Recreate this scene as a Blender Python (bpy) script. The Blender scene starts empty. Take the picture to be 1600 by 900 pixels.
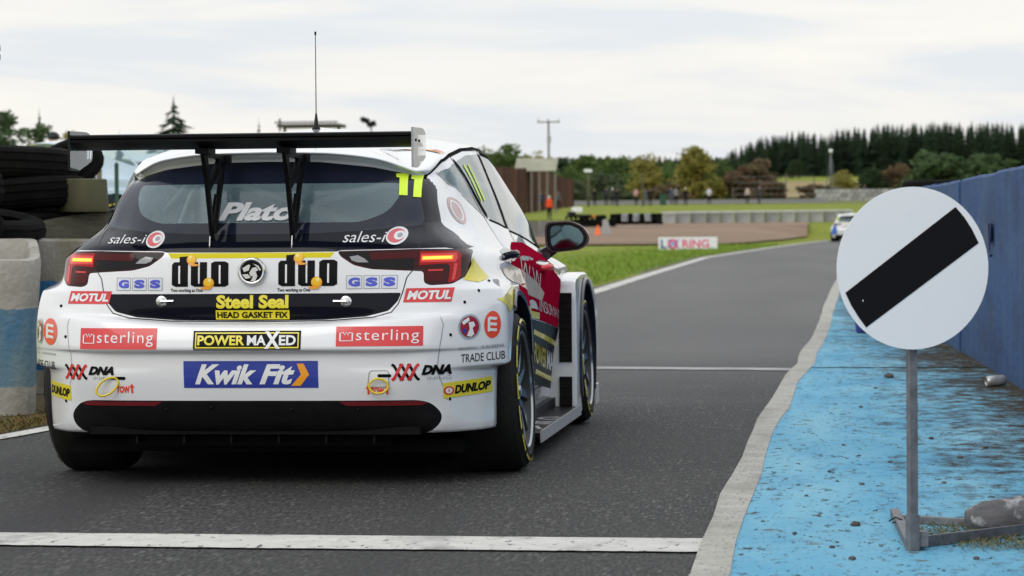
import bpy, bmesh, math, random
import numpy as np
from mathutils import Vector, Matrix
from mathutils.bvhtree import BVHTree
random.seed(7)
R = math.radians
scn = bpy.context.scene
# ------------------------------------------------------------------ camera
F = 4340.0                      # focal length in photo pixels (1600 wide)
YAW, PITCH = math.atan(535/F), math.atan(100/F)
cam = bpy.data.cameras.new('camera'); camo = bpy.data.objects.new('camera', cam)
scn.collection.objects.link(camo); scn.camera = camo
cam.sensor_width = 36; cam.lens = F/1600*36; cam.clip_start = .1; cam.clip_end = 6000
camo.location = (0, 0, 1.0)
CAMR = Matrix.Rotation(YAW, 3, 'Z') @ Matrix.Rotation(R(90)-PITCH, 3, 'X') @ Matrix.Rotation(R(-.45), 3, 'Z')
camo.rotation_euler = CAMR.to_euler()
cam.dof.use_dof = True; cam.dof.focus_distance = 10.5; cam.dof.aperture_fstop = 7.0
# ------------------------------------------------------------------ sky, sun, exposure
SUN_EL, SUN_AZ = R(42), R(205)          # azimuth measured clockwise from +Y
world = bpy.data.worlds.new('World'); scn.world = world; world.use_nodes = True
wt = world.node_tree; wn = wt.nodes; wl = wt.links
bg = wn['Background']; bg.inputs['Strength'].default_value = .1
sky = wn.new('ShaderNodeTexSky'); sky.sky_type = 'NISHITA'; sky.sun_disc = False
sky.sun_elevation = SUN_EL; sky.sun_rotation = SUN_AZ; sky.dust_density = 3
tc = wn.new('ShaderNodeTexCoord')
mp = wn.new('ShaderNodeMapping'); mp.inputs['Scale'].default_value = (3.2, 3.2, 26)
mp.inputs['Rotation'].default_value = (R(1.5), R(1.2), R(20))
nz = wn.new('ShaderNodeTexNoise'); nz.inputs['Scale'].default_value = 1.6; nz.inputs['Detail'].default_value = 5
nz.inputs['Roughness'].default_value = .5; nz.inputs['Distortion'].default_value = .35
rp = wn.new('ShaderNodeValToRGB')
rp.color_ramp.elements[0].position = .36; rp.color_ramp.elements[0].color = (8.3, 8.7, 9.15, 1)
rp.color_ramp.elements[1].position = .56; rp.color_ramp.elements[1].color = (10.2, 9.95, 9.35, 1)
e = rp.color_ramp.elements.new(.46); e.color = (9.6, 9.5, 9.2, 1)
mx = wn.new('ShaderNodeMixRGB'); mx.inputs[0].default_value = .9
wl.new(tc.outputs['Generated'], mp.inputs[0]); wl.new(mp.outputs[0], nz.inputs[0]); wl.new(nz.outputs[0], rp.inputs[0])
wl.new(sky.outputs[0], mx.inputs[1]); wl.new(rp.outputs[0], mx.inputs[2]); sz = wn.new('ShaderNodeSeparateXYZ'); wl.new(tc.outputs['Generated'], sz.inputs[0])
zr = wn.new('ShaderNodeMapRange'); zr.inputs[1].default_value = .08; zr.inputs[2].default_value = .7; wl.new(sz.outputs['Z'], zr.inputs[0])
tint = wn.new('ShaderNodeMixRGB'); tint.inputs[1].default_value = (1,1,1,1); tint.inputs[2].default_value = (1.10,1.15,1.24,1); wl.new(zr.outputs[0], tint.inputs[0])
mul = wn.new('ShaderNodeMixRGB'); mul.blend_type = 'MULTIPLY'; mul.inputs[0].default_value = 1; wl.new(mx.outputs[0], mul.inputs[1]); wl.new(tint.outputs[0], mul.inputs[2])
wl.new(mul.outputs[0], bg.inputs['Color'])
sun = bpy.data.lights.new('sun', 'SUN'); sun.energy = .9; sun.angle = R(38); sun.color = (1, .96, .9)
suno = bpy.data.objects.new('sun', sun); scn.collection.objects.link(suno)
sd = Vector((math.sin(SUN_AZ)*math.cos(SUN_EL), math.cos(SUN_AZ)*math.cos(SUN_EL), math.sin(SUN_EL)))
suno.rotation_euler = sd.to_track_quat('Z', 'Y').to_euler()
scn.view_settings.view_transform = 'Standard'; scn.view_settings.look = 'None'
scn.view_settings.exposure = .04; scn.view_settings.gamma = 1
scn.cycles.max_bounces = 10; scn.cycles.transparent_max_bounces = 24

def ray(px, py):
    d = Vector(((px-800)/F, (450-py)/F, -1))
    return CAMR @ d
def G(px, py, z=0.0):
    "point of the ground plane z seen at a photo pixel"
    d = ray(px, py); t = (z-1.0)/d.z
    return Vector((d.x*t, d.y*t, z))
def at(px, py, Y):
    "point at distance Y down the track seen at a photo pixel"
    d = ray(px, py); t = Y/d.y
    return Vector((d.x*t, Y, 1.0+d.z*t))

# ------------------------------------------------------------------ materials
MATS = {}
def mat(name, col, rough=.5, metal=0, coat=0, emit=None, estr=0, spec=.5):
    if name in MATS: return MATS[name]
    m = bpy.data.materials.new(name); m.use_nodes = True; MATS[name] = m
    p = m.node_tree.nodes['Principled BSDF']
    p.inputs['Base Color'].default_value = (*col, 1); p.inputs['Roughness'].default_value = rough
    p.inputs['Metallic'].default_value = metal; p.inputs['Coat Weight'].default_value = coat
    p.inputs['Coat Roughness'].default_value = .04; p.inputs['Specular IOR Level'].default_value = spec
    if emit: p.inputs['Emission Color'].default_value = (*emit, 1); p.inputs['Emission Strength'].default_value = estr
    return m
def noisy(name, c1, c2, scale=5, rough=.7, stretch=(1,1,1), lo=.35, hi=.65, bump=0, bscale=None, detail=6, coat=0, metal=0, extra=None, rnd=0, bdist=.01, rot=(0,0,0), spec=.5):
    "two-colour procedural noise material in object coordinates, optional third-colour blotches and relief"
    m = mat(name, c1, rough, metal, coat, spec=spec); nt = m.node_tree; N = nt.nodes; L = nt.links; p = N['Principled BSDF']
    tc = N.new('ShaderNodeTexCoord'); mp = N.new('ShaderNodeMapping'); mp.inputs['Scale'].default_value = stretch
    mp.inputs['Rotation'].default_value = rot
    L.new(tc.outputs['Object'], mp.inputs[0])
    n = N.new('ShaderNodeTexNoise'); n.inputs['Scale'].default_value = scale; n.inputs['Detail'].default_value = detail
    n.inputs['Roughness'].default_value = .62
    L.new(mp.outputs[0], n.inputs[0])
    r = N.new('ShaderNodeMapRange'); r.inputs[1].default_value = lo; r.inputs[2].default_value = hi
    L.new(n.outputs[0], r.inputs[0])
    x = N.new('ShaderNodeMixRGB'); x.inputs[1].default_value = (*c1, 1); x.inputs[2].default_value = (*c2, 1)
    L.new(r.outputs[0], x.inputs[0]); out = x.outputs[0]
    for k, (c3, s3, l3, h3, st3) in enumerate(extra or []):
        mp3 = N.new('ShaderNodeMapping'); mp3.inputs['Scale'].default_value = st3; mp3.inputs['Location'].default_value = (k*7.3+3, 1.7*k, 0)
        L.new(tc.outputs['Object'], mp3.inputs[0])
        n3 = N.new('ShaderNodeTexNoise'); n3.inputs['Scale'].default_value = s3; n3.inputs['Detail'].default_value = 8
        n3.inputs['Roughness'].default_value = .65
        L.new(mp3.outputs[0], n3.inputs[0])
        r3 = N.new('ShaderNodeMapRange'); r3.inputs[1].default_value = l3; r3.inputs[2].default_value = h3
        L.new(n3.outputs[0], r3.inputs[0])
        x3 = N.new('ShaderNodeMixRGB'); x3.inputs[2].default_value = (*c3, 1)
        L.new(r3.outputs[0], x3.inputs[0]); L.new(out, x3.inputs[1]); out = x3.outputs[0]
    if rnd:
        oi = N.new('ShaderNodeObjectInfo'); hs = N.new('ShaderNodeHueSaturation')
        mr = N.new('ShaderNodeMapRange'); mr.inputs[3].default_value = 1-rnd; mr.inputs[4].default_value = 1+rnd
        L.new(oi.outputs['Random'], mr.inputs[0]); L.new(mr.outputs[0], hs.inputs['Value']); L.new(out, hs.inputs['Color']); out = hs.outputs[0]
    L.new(out, p.inputs['Base Color'])
    if bump:
        nb = N.new('ShaderNodeTexNoise'); nb.inputs['Scale'].default_value = bscale or scale*4; nb.inputs['Detail'].default_value = 8
        L.new(mp.outputs[0], nb.inputs[0])
        b = N.new('ShaderNodeBump'); b.inputs['Strength'].default_value = bump; b.inputs['Distance'].default_value = bdist
        L.new(nb.outputs[0], b.inputs['Height']); L.new(b.outputs[0], p.inputs['Normal'])
    return m
def glass(name, tint, refl=1.0, rough=.01, veil=0):
    if name in MATS: return MATS[name]
    m = bpy.data.materials.new(name); m.use_nodes = True; MATS[name] = m
    N = m.node_tree.nodes; L = m.node_tree.links; N.remove(N['Principled BSDF'])
    t = N.new('ShaderNodeBsdfTransparent'); t.inputs[0].default_value = (*tint, 1)
    g = N.new('ShaderNodeBsdfGlossy'); g.inputs['Roughness'].default_value = rough; g.inputs[0].default_value = (refl, refl, refl, 1)
    f = N.new('ShaderNodeFresnel'); f.inputs[0].default_value = 1.52
    x = N.new('ShaderNodeMixShader'); L.new(f.outputs[0], x.inputs[0]); L.new(g.outputs[0], x.inputs[2])
    d = N.new('ShaderNodeBsdfDiffuse'); d.inputs[0].default_value = (.50,.76,.84,1)       # thin film painting pale haze and reflected sky into the pane
    y = N.new('ShaderNodeMixShader'); y.inputs[0].default_value = veil; L.new(t.outputs[0], y.inputs[1]); L.new(d.outputs[0], y.inputs[2]); L.new(y.outputs[0], x.inputs[1])
    L.new(x.outputs[0], N['Material Output'].inputs[0])
    return m
WHITE = noisy('white_car_paint', (.82,.83,.85), (.79,.80,.82), 3, .25, coat=1, spec=.5, extra=[((.50,.49,.47), 55, .66, .84, (1,1,1))])
BLACKG = mat('gloss_black', (.005,.006,.012), .10, coat=.28, spec=.05)
BLACKM = noisy('satin_black', (.006,.006,.007), (.010,.010,.011), 20, .42, spec=.2)
CARBON = noisy('carbon_black', (.004,.004,.005), (.007,.007,.008), 60, .5, spec=.08)
UNDER = mat('underbody_black', (.006,.006,.006), .8, spec=.1)
NAVYGLOSS = mat('dark_frit', (.010,.013,.028), .10, coat=.45, spec=.1)
YEL = mat('decal_yellow', (.80,.68,.015), .35, coat=.6)
NEON = mat('decal_neon', (.72,.95,.04), .4)
RED = mat('decal_red', (.68,.02,.025), .35, coat=.6)
ORR = mat('decal_orange_red', (.85,.07,.02), .35, coat=.6)
ORG = mat('decal_orange', (.90,.36,.015), .35, coat=.6)
BLU = mat('decal_blue', (.022,.045,.33), .35, coat=.6)
BLU2 = mat('decal_mid_blue', (.05,.07,.55), .35, coat=.6)
DWHITE = mat('decal_white', (.82,.83,.84), .35, coat=.6)
DBLACK = mat('decal_black', (.004,.004,.005), .4, coat=0, spec=.12)
DGREY = mat('decal_grey', (.30,.31,.33), .35, coat=.6)
MAROON = mat('livery_crimson', (.32,.005,.028), .5, coat=.0, spec=.0)
CREAM = mat('livery_cream', (.62,.52,.40), .3, coat=.4)
SILVER = mat('bright_metal', (.75,.76,.78), .18, 1)
STEEL = noisy('galvanised_steel', (.22,.225,.235), (.13,.13,.14), 25, .6, metal=.3, bump=.2, spec=.3)
RUBBER = noisy('tyre_rubber', (.010,.010,.010), (.017,.017,.016), 14, .72, bump=.2, spec=.25)
OLDRUB = noisy('weathered_rubber', (.006,.006,.006), (.012,.012,.011), 6, .9, bump=.4, extra=[((.035,.032,.03),5,.62,.8,(1,1,1))], rnd=.3, spec=.06)
GLASS = glass('window_glass', (.84,.93,.95), veil=.20); CLEAR = glass('clear_perspex', (.95,.96,.97), .92, .05, .10)

# ------------------------------------------------------------------ mesh helpers
def link(o): scn.collection.objects.link(o); return o
def props(o, label=None, cat=None, group=None, kind=None):
    if label: o['label'] = label
    if cat: o['category'] = cat
    if group: o['group'] = group
    if kind: o['kind'] = kind
    return o
def empty(name, loc=(0,0,0), rz=0, **k):
    o = bpy.data.objects.new(name, None); o.empty_display_size = .2; o.location = loc; o.rotation_euler = (0,0,rz)
    return props(link(o), **k)
def mobj(name, me, parent=None, mats=None, smooth=None, **k):
    for m in (mats or []): me.materials.append(m)
    if smooth is not None: me.shade_smooth() if smooth else me.shade_flat()
    o = bpy.data.objects.new(name, me); link(o)
    if parent: o.parent = parent
    return props(o, **k)
def bobj(name, bm, mats, parent=None, smooth=False, angle=None, **k):
    me = bpy.data.meshes.new(name); bm.to_mesh(me); bm.free()
    if not isinstance(mats, (list, tuple)): mats = [mats]
    o = mobj(name, me, parent, mats, smooth or angle is not None, **k)
    if angle is not None: me.set_sharp_from_angle(angle=R(angle))
    return o
def box(bm, c, s, rot=None, mi=0, bev=0):
    r = bmesh.ops.create_cube(bm, size=1); vs = r['verts']
    bmesh.ops.scale(bm, vec=s, verts=vs)
    fs = list({f for v in vs for f in v.link_faces})
    if bev:
        es = list({e for v in vs for e in v.link_edges})
        rr = bmesh.ops.bevel(bm, geom=es, offset=bev, segments=2, affect='EDGES', profile=.7)
        fs = [f for f in bm.faces if f.is_valid and (f in rr['faces'] or f in fs)]
        vs = list({v for f in fs for v in f.verts})
    if rot is not None: bmesh.ops.transform(bm, matrix=rot if isinstance(rot, Matrix) and len(rot)==4 else rot.to_4x4(), verts=vs)
    bmesh.ops.translate(bm, vec=c, verts=vs)
    for f in fs: f.material_index = mi
    return vs
def tube(bm, pts, r, seg=8, mi=0, caps=True, closed=False):
    pts = [Vector(p) for p in pts]; n = len(pts); rings = []
    rad = r if isinstance(r, (list, tuple)) else [r]*n
    prev = None
    for i, p in enumerate(pts):
        if closed: t = (pts[(i+1)%n]-pts[i-1]).normalized()
        else: t = (pts[min(i+1,n-1)]-pts[max(i-1,0)]).normalized()
        if prev is None:
            a = Vector((0,0,1)) if abs(t.z) < .9 else Vector((1,0,0)); u = t.cross(a).normalized()
        else: u = (prev-t*prev.dot(t)).normalized()
        prev = u; v = t.cross(u)
        rings.append([bm.verts.new(p+(u*math.cos(2*math.pi*k/seg)+v*math.sin(2*math.pi*k/seg))*rad[i]) for k in range(seg)])
    for i in range(n if closed else n-1):
        a, b = rings[i], rings[(i+1)%n]
        for k in range(seg):
            f = bm.faces.new((a[k], a[(k+1)%seg], b[(k+1)%seg], b[k])); f.material_index = mi; f.smooth = True
    if caps and not closed:
        for rg in (rings[0][::-1], rings[-1]):
            f = bm.faces.new(rg); f.material_index = mi
def lathe(bm, prof, seg=48, axis='X', mi=0, closed=False, a0=0, a1=2*math.pi, jag=None):
    "prof: (along, radius) list revolved about an axis"
    full = abs(a1-a0-2*math.pi) < 1e-6; n = seg if full else seg+1; rings = []
    for i in range(n):
        a = a0+(a1-a0)*i/seg; c, s = math.cos(a), math.sin(a); ring = []
        for h, r in prof:
            if axis == 'X': p = (h, r*c, r*s)
            else: p = (r*c, r*s, h)
            ring.append(bm.verts.new(p))
        rings.append(ring)
    for i in range(seg):
        a, b = rings[i], rings[(i+1) % n]
        for k in range(len(prof)-(0 if closed else 1)):
            k2 = (k+1) % len(prof)
            f = bm.faces.new((a[k], a[k2], b[k2], b[k])); f.material_index = mi
    bmesh.ops.remove_doubles(bm, verts=[v for r_ in rings for v in r_], dist=1e-6)
def prism(bm, poly, axis, a, b, mi=0):
    "polygon of 2D points extruded along an axis from a to b"
    def P(u, v, w): return {'X': (w,u,v), 'Y': (u,w,v), 'Z': (u,v,w)}[axis]
    A = [bm.verts.new(P(u,v,a)) for u,v in poly]; B = [bm.verts.new(P(u,v,b)) for u,v in poly]
    fs = [bm.faces.new(A), bm.faces.new(B[::-1])]
    n = len(poly)
    for i in range(n): fs.append(bm.faces.new((A[i], A[(i+1)%n], B[(i+1)%n], B[i])[::-1]))
    for f in fs: f.material_index = mi
    bmesh.ops.recalc_face_normals(bm, faces=fs)
    return A+B
def sheet(name, pts, mats, z=None, parent=None, cell=None, **k):
    "flat or draped sheet from an outline"
    bm = bmesh.new(); f = bm.faces.new([bm.verts.new((p[0], p[1], p[2] if z is None else z)) for p in pts])
    bmesh.ops.triangulate(bm, faces=[f])
    bm.normal_update()
    if sum(f.normal.z for f in bm.faces) < 0: bmesh.ops.reverse_faces(bm, faces=bm.faces[:])
    return bobj(name, bm, mats, parent, **k)
def tree_copy(o, parent=None, label=None, group=None):
    c = o.copy(); scn.collection.objects.link(c)
    if parent: c.parent = parent
    if label: c['label'] = label
    if group: c['group'] = group
    for ch in list(o.children): tree_copy(ch, c)
    return c

# ================================================================== THE TOURING CAR
CX, CY, SX = -2.29, 10.37, 1.033      # car origin; SX widens the whole car
ORG_CAR = Vector((CX, CY, 0))
def pchip(P, n):
    "P: (k, ...) control values at integers; n samples per interval; monotone cubic, no overshoot"
    P = np.asarray(P, float); d = P[1:]-P[:-1]; m = np.zeros_like(P)
    a, b = d[:-1], d[1:]
    with np.errstate(all='ignore'):
        hm = np.where(a*b > 0, 2*a*b/(a+b), 0)
    m[1:-1] = np.nan_to_num(hm); m[0] = d[0]; m[-1] = d[-1]
    out = []
    for i in range(len(d)):
        for k in range(n):
            t = k/n; h00 = 2*t**3-3*t**2+1; h10 = t**3-2*t**2+t; h01 = -2*t**3+3*t**2; h11 = t**3-t**2
            out.append(h00*P[i]+h10*m[i]+h01*P[i+1]+h11*m[i+1])
    out.append(P[-1]); return np.array(out)
SY = [.82,1.27,1.55,2.05,2.55,2.98,3.48,3.9,4.13,4.28,4.34]      # side columns 8..18
def row(X, Yr, Z, Yf=None):
    Y = list(Yr)+list(SY[:]) if Yf is None else list(Yr)+SY[:len(SY)-len(Yf)]+list(Yf)
    if not isinstance(Z, (list, tuple)): Z = [Z]*19
    assert len(X) == 19 and len(Y) == 19 and len(Z) == 19, (len(X), len(Y), len(Z))
    return [(x, y, z) for x, y, z in zip(X, Y, Z)]
FR = [.80,.79,.66,.38,0]
ROWS = [
 row([0,.24,.46,.58,.64,.70,.74,.76,.76,.76,.76,.76,.76,.76,.76,.72,.6,.35,0], [.40,.40,.40,.42,.45,.48,.5,.55], [.20]*10+[.12]*9),
 row([0,.25,.50,.64,.715,.79,.84,.86,.86,.85,.79,.79,.79,.79,.79,.77,.66,.38,0], [.10,.10,.11,.12,.15,.24,.34,.44], [.205]*10+[.135]*9),
 row([0,.25,.50,.64,.715,.79,.845,.865,.865,.855,.81,.81,.81,.81]+FR, [.01,.013,.03,.07,.115,.22,.33,.43], .333),
 row([0,.25,.50,.64,.715,.79,.845,.868,.868,.865,.825,.83,.83,.825]+FR, [-.01,-.005,.01,.045,.10,.205,.32,.425], .435),
 row([0,.25,.50,.645,.72,.81,.885,.918,.918,.905,.835,.838,.838,.835]+FR, [-.01,-.006,.012,.045,.10,.195,.305,.41], .462),
 row([0,.25,.50,.645,.72,.81,.885,.918,.918,.905,.84,.842,.842,.84]+FR, [-.012,-.006,.010,.045,.10,.195,.305,.41], .515),
 row([0,.25,.50,.65,.722,.81,.885,.918,.918,.905,.84,.845,.845,.84]+FR, [-.045,-.038,-.018,.03,.09,.19,.30,.41], .532),
 row([0,.25,.50,.65,.722,.81,.884,.916,.916,.905,.845,.85,.85,.845]+FR, [-.02,-.012,.012,.055,.105,.195,.305,.41], [.618,.622,.64,.65,.65]+[.62]*14),
 row([0,.25,.50,.648,.72,.808,.88,.912,.912,.90,.848,.852,.852,.848]+FR, [.030,.034,.045,.078,.118,.2,.31,.41], [.636,.640,.658,.663,.663]+[.66]*14),
 row([0,.25,.50,.649,.721,.806,.876,.908,.908,.895,.849,.853,.853,.85]+FR, [.023,.028,.048,.088,.135,.21,.315,.415], .692),
 row([0,.25,.50,.65,.722,.80,.865,.898,.895,.885,.85,.853,.853,.85]+FR, [.028,.033,.055,.105,.145,.22,.32,.42], .735),
 row([0,.25,.50,.651,.722,.798,.862,.892,.892,.882,.85,.853,.853,.85]+FR, [.028,.033,.056,.108,.15,.225,.325,.425], .750),
 row([0,.25,.50,.655,.725,.775,.812,.835,.855,.858,.852,.853,.853,.85]+FR, [.025,.032,.062,.125,.18,.265,.37,.47], [.79]*10+[.78,.765,.755,.75,.74,.72,.66,.63,.63]),
 row([0,.24,.50,.66,.73,.785,.80,.812,.840,.845,.847,.85,.848,.84,.83,.78,.64,.36,0], [.030,.040,.080,.165,.235,.34,.45,.55], [.87]*9+[.865,.845,.825,.805,.79,.78,.74,.69,.68,.68]),
 row([0,.25,.50,.65,.715,.755,.77,.775,.79,.805,.815,.82,.815,.80,.79,.74,.60,.34,0], [.045,.055,.10,.19,.27,.38,.48,.58], [.915]*9+[.91,.89,.865,.84,.825,.815,.78,.73,.72,.72]),
 row([0,.23,.45,.56,.618,.655,.672,.69,.72,.755,.775,.785,.775,.755,.71,.56,.36,.18,0], [.11,.12,.18,.28,.36,.46,.54,.64], [.972,.974,.985,1.0,1.01,1.01,1.01,1.01,1.01,1.005,.970,.932,.90,.872,.870,.88,.89,.895,.895], [3.04,3.34,3.5,3.58,3.61,3.62]),
 row([0,.225,.435,.54,.60,.635,.650,.665,.69,.72,.735,.745,.74,.715,.665,.52,.34,.17,0], [.23,.24,.29,.37,.44,.54,.62,.71], [1.07,1.07,1.075,1.085,1.09]+[1.09]*3+[1.09,1.09,1.075,1.055,1.03,.995,.975,.98,.98,.98,.98], [1.5,1.97,2.47,2.91,3.12,3.25,3.32,3.35,3.36]),
 row([0,.215,.42,.515,.57,.605,.622,.635,.66,.68,.69,.69,.68,.66,.61,.48,.32,.16,0], [.35,.36,.40,.47,.53,.62,.70,.78], [1.19,1.19,1.18,1.175,1.17,1.17,1.17,1.175,1.185,1.195,1.195,1.19,1.17,1.135,1.12,1.125,1.13,1.13,1.13], [1.48,1.90,2.32,2.70,2.86,2.96,3.01,3.03,3.04]),
 row([0,.21,.405,.495,.545,.585,.60,.612,.625,.635,.64,.64,.63,.61,.565,.45,.30,.15,0], [.40,.41,.45,.51,.57,.64,.71,.78], [1.262,1.258,1.24,1.215,1.20,1.20,1.215,1.235,1.245,1.295,1.308,1.310,1.288,1.235,1.22,1.23,1.235,1.24,1.24], [1.45,1.80,2.15,2.47,2.60,2.68,2.72,2.74,2.75]),
 row([0,.21,.41,.50,.55,.58,.592,.598,.60,.610,.615,.612,.602,.58,.54,.43,.29,.15,0], [.30,.31,.37,.45,.52,.61,.70,.78], [1.288,1.284,1.262,1.232,1.213,1.222,1.242,1.262,1.272,1.322,1.335,1.340,1.328,1.292,1.28,1.29,1.295,1.30,1.30], [1.42,1.72,2.02,2.30,2.40,2.46,2.50,2.52,2.53]),
]
def roofrow(t, zt, base):
    out = []
    for i, (x, y, z) in enumerate(base):
        yy = 1.5+(y-1.5)*t; out.append((x*t, yy, z+(zt-z)*(1-t)**.75 if True else z))
    return out
base = ROWS[-1]
for t in (.9, .7, .42, .0): ROWS.append(roofrow(t, 1.425, base))
net = np.array(ROWS)                      # rows x 19 x 3
NR, NC = 5, 7
g = pchip(net, NR); g = pchip(g.transpose(1,0,2), NC).transpose(1,0,2)
# relief pressed into the panels: raised plate zone of the lower bumper
for i in range(g.shape[0]):
    for j in range(g.shape[1]):
        x, y, z = g[i, j]
        if False:
            half = .335+.13*max(0, min(1, (z-.36)/.15))
            d = half-x; g[i, j, 1] -= .012*max(0, min(1, d/.02+.5))*max(0, min(1, (z-.345)/.02))
def body_half():
    bm = bmesh.new(); vs = [[bm.verts.new(g[i, j]) for j in range(g.shape[1])] for i in range(g.shape[0])]
    for i in range(g.shape[0]-1):
        for j in range(g.shape[1]-1):
            try: bm.faces.new((vs[i][j], vs[i][j+1], vs[i+1][j+1], vs[i+1][j]))
            except ValueError: pass
    bmesh.ops.remove_doubles(bm, verts=bm.verts[:], dist=1e-5)
    bmesh.ops.recalc_face_normals(bm, faces=bm.faces[:])
    if sum(f.normal.x*f.calc_area() for f in bm.faces) < 0: bmesh.ops.reverse_faces(bm, faces=bm.faces[:])
    return bm
_b = body_half(); BV = BVHTree.FromBMesh(_b); _b.free()
def hit(px, py):
    "where the sight line of a photo pixel meets the right half (or mirrored left half) of the body, car-local"
    d = ray(px, py).normalized(); o = Vector((0,0,1.0))-ORG_CAR; d.x /= SX; o.x /= SX
    best = None
    for s in (1, -1):
        h = BV.ray_cast(Vector((o.x*s, o.y, o.z)), Vector((d.x*s, d.y, d.z)))
        if h[0] is not None and (best is None or h[3] < best[1]): best = (Vector((h[0].x*s, h[0].y, h[0].z)), h[3])
    if best is None:
        print('miss', px, py); return hit(px+(2 if px < 393 else -2), py)
    return best[0]
def inpoly(p, poly):
    x, y = p; c = False; n = len(poly)
    for i in range(n):
        x1, y1 = poly[i]; x2, y2 = poly[i-1]
        if (y1 > y) != (y2 > y) and x < (x2-x1)*(y-y1)/(y2-y1)+x1: c = not c
    return c
def cut_region(bm, poly, ax, test, rid, lay):
    "score the skin along a polygon (ax 'Y': in x,z seen from behind; 'X': in y,z seen from the side) and mark faces inside"
    lo = [min(p[k] for p in poly)-.03 for k in (0,1)]; hi = [max(p[k] for p in poly)+.03 for k in (0,1)]
    def uv(c): return (c.x, c.z) if ax == 'Y' else (c.y, c.z)
    for i in range(len(poly)):
        a, b = poly[i-1], poly[i]
        d = (b[0]-a[0], b[1]-a[1]); L = math.hypot(*d)
        if L < 1e-5: continue
        l2 = [min(a[k], b[k])-.03 for k in (0,1)]; h2 = [max(a[k], b[k])+.03 for k in (0,1)]
        fs = []
        for f in bm.faces:
            c = f.calc_center_median(); u = uv(c)
            if l2[0] <= u[0] <= h2[0] and l2[1] <= u[1] <= h2[1] and test(c, f): fs.append(f)
        if not fs: continue
        es = list({e for f in fs for e in f.edges}); vs = list({v for f in fs for v in f.verts})
        if ax == 'Y': co = Vector((a[0], 0, a[1])); no = Vector((d[1], 0, -d[0]))
        else: co = Vector((0, a[0], a[1])); no = Vector((0, d[1], -d[0]))
        bmesh.ops.bisect_plane(bm, geom=vs+es+fs, dist=1e-5, plane_co=co, plane_no=no.normalized())
    for f in bm.faces:
        c = f.calc_center_median()
        if test(c, f) and inpoly(uv(c), poly): f[lay] = rid
def rnd_poly(pts, r=.02, n=4):
    "round the corners of a polygon"
    out = []; m = len(pts)
    for i in range(m):
        p0, p, p1 = Vector(pts[i-1]).to_2d(), Vector(pts[i]).to_2d(), Vector(pts[(i+1)%m]).to_2d()
        a = (p0-p); b = (p1-p); ra = min(r, a.length*.45); rb = min(r, b.length*.45)
        A = p+a.normalized()*ra; B = p+b.normalized()*rb
        for k in range(n+1):
            t = k/n; q = A*(1-t)**2+p*2*t*(1-t)+B*t*t; out.append((q.x, q.y))
    return out
def rear_pts(pl):
    "photo pixels on the right rear -> x,z on the car"
    out = []
    for p in pl:
        h = hit(*p); out.append((h.x, h.z))
    return out
# regions -------------------------------------------------------------------
bm = body_half(); lay = bm.faces.layers.int.new('rid')
rear = lambda c, f: c.y < .62 and f.normal.y < -.12
rearall = lambda c, f: c.y < .8 and f.normal.y < -.05 and c.z > .55
side = lambda c, f: f.normal.x > .35 and .4 < c.y < 3.4
sideg = lambda c, f: f.normal.x > .25 and c.z > .86 and c.y > .5
front = lambda c, f: c.y > 2.2 and f.normal.y > .15 and c.z > .85
TG_T, TG_B = .625, .97
tail_poly = [(-.02,.637),(.30,.641),(.46,.652),(.525,.675),(.56,.74),(.578,.80),(.60,.83),(.62,.90),(.69,.93),(.63,1.0),(.6,1.02),(-.02,1.02)]
cut_region(bm, tail_poly, 'Y', rear, 1, lay)                                   # tailgate
GL_OUT = rnd_poly([(-.1,.968),(.22,.970),(.42,.980),(.60,1.0),(.608,1.02),(.585,1.09),(.556,1.165),(.535,1.198),(.40,1.228),(.2,1.25),(-.1,1.255)], .015)
glsel = lambda c, f: c.y < .62 and f.normal.y < -.1 and (c.z < 1.262)
cut_region(bm, GL_OUT, 'Y', glsel, 2, lay)                                     # rear window, printed border
GL_IN = rnd_poly([(-.1,1.012),(.385,1.012),(.47,1.045),(.505,1.10),(.515,1.165),(-.1,1.165)], .03)
cut_region(bm, GL_IN, 'Y', glsel, 3, lay)                                      # clear part
LAMP = rnd_poly([(.325,.902),(.335,.883),(.385,.848),(.45,.832),(.635,.822),(.638,.778),(.66,.768),(.735,.772),(.775,.80),(.787,.84),(.785,.89),(.775,.905),(.60,.908),(.50,.905)], .012)
cut_region(bm, LAMP, 'Y', lambda c, f: c.y < .62 and (f.normal.y < -.1 or f.normal.x > .3) and c.z < .95, 4, lay)
BLK = rnd_poly([(-.1,.636),(.28,.641),(.43,.652),(.515,.674),(.548,.71),(.560,.742),(-.1,.742)], .01)
cut_region(bm, BLK, 'Y', rear, 5, lay)                                         # black handle panel
UPB = [(-.1,.898),(.32,.900),(.34,.905),(.765,.912),(.735,.945),(.66,1.0),(.60,1.02),(.4,1.0),(-.1,1.0)]
bmsel = lambda c, f: c.y < .55 and f.normal.y < -.1
for_black = []
def cut_keep(bm, poly, ax, test, rid, keep):
    old = {f: f[lay] for f in bm.faces}
    cut_region(bm, poly, ax, lambda c, f: test(c, f) and f[lay] not in keep, rid, lay)
cut_keep(bm, UPB, 'Y', bmsel, 6, (2,3,4))                                      # gloss black band under the glass
CP = [(.545,1.19),(.60,1.215),(.612,1.17),(.632,1.09),(.655,1.01),(.70,.955),(.775,.912),(.76,.90),(.60,.93),(.60,1.02),(.575,1.10)]
cut_keep(bm, CP, 'Y', lambda c, f: c.y < .60 and f.normal.y < -.0, 6, (2,3,4))
YS = [(-.1,.877),(.3,.877),(.315,.898),(-.1,.898)]
cut_keep(bm, YS, 'Y', rear, 7, (2,3,4,5,6))                                    # yellow stripe
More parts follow.
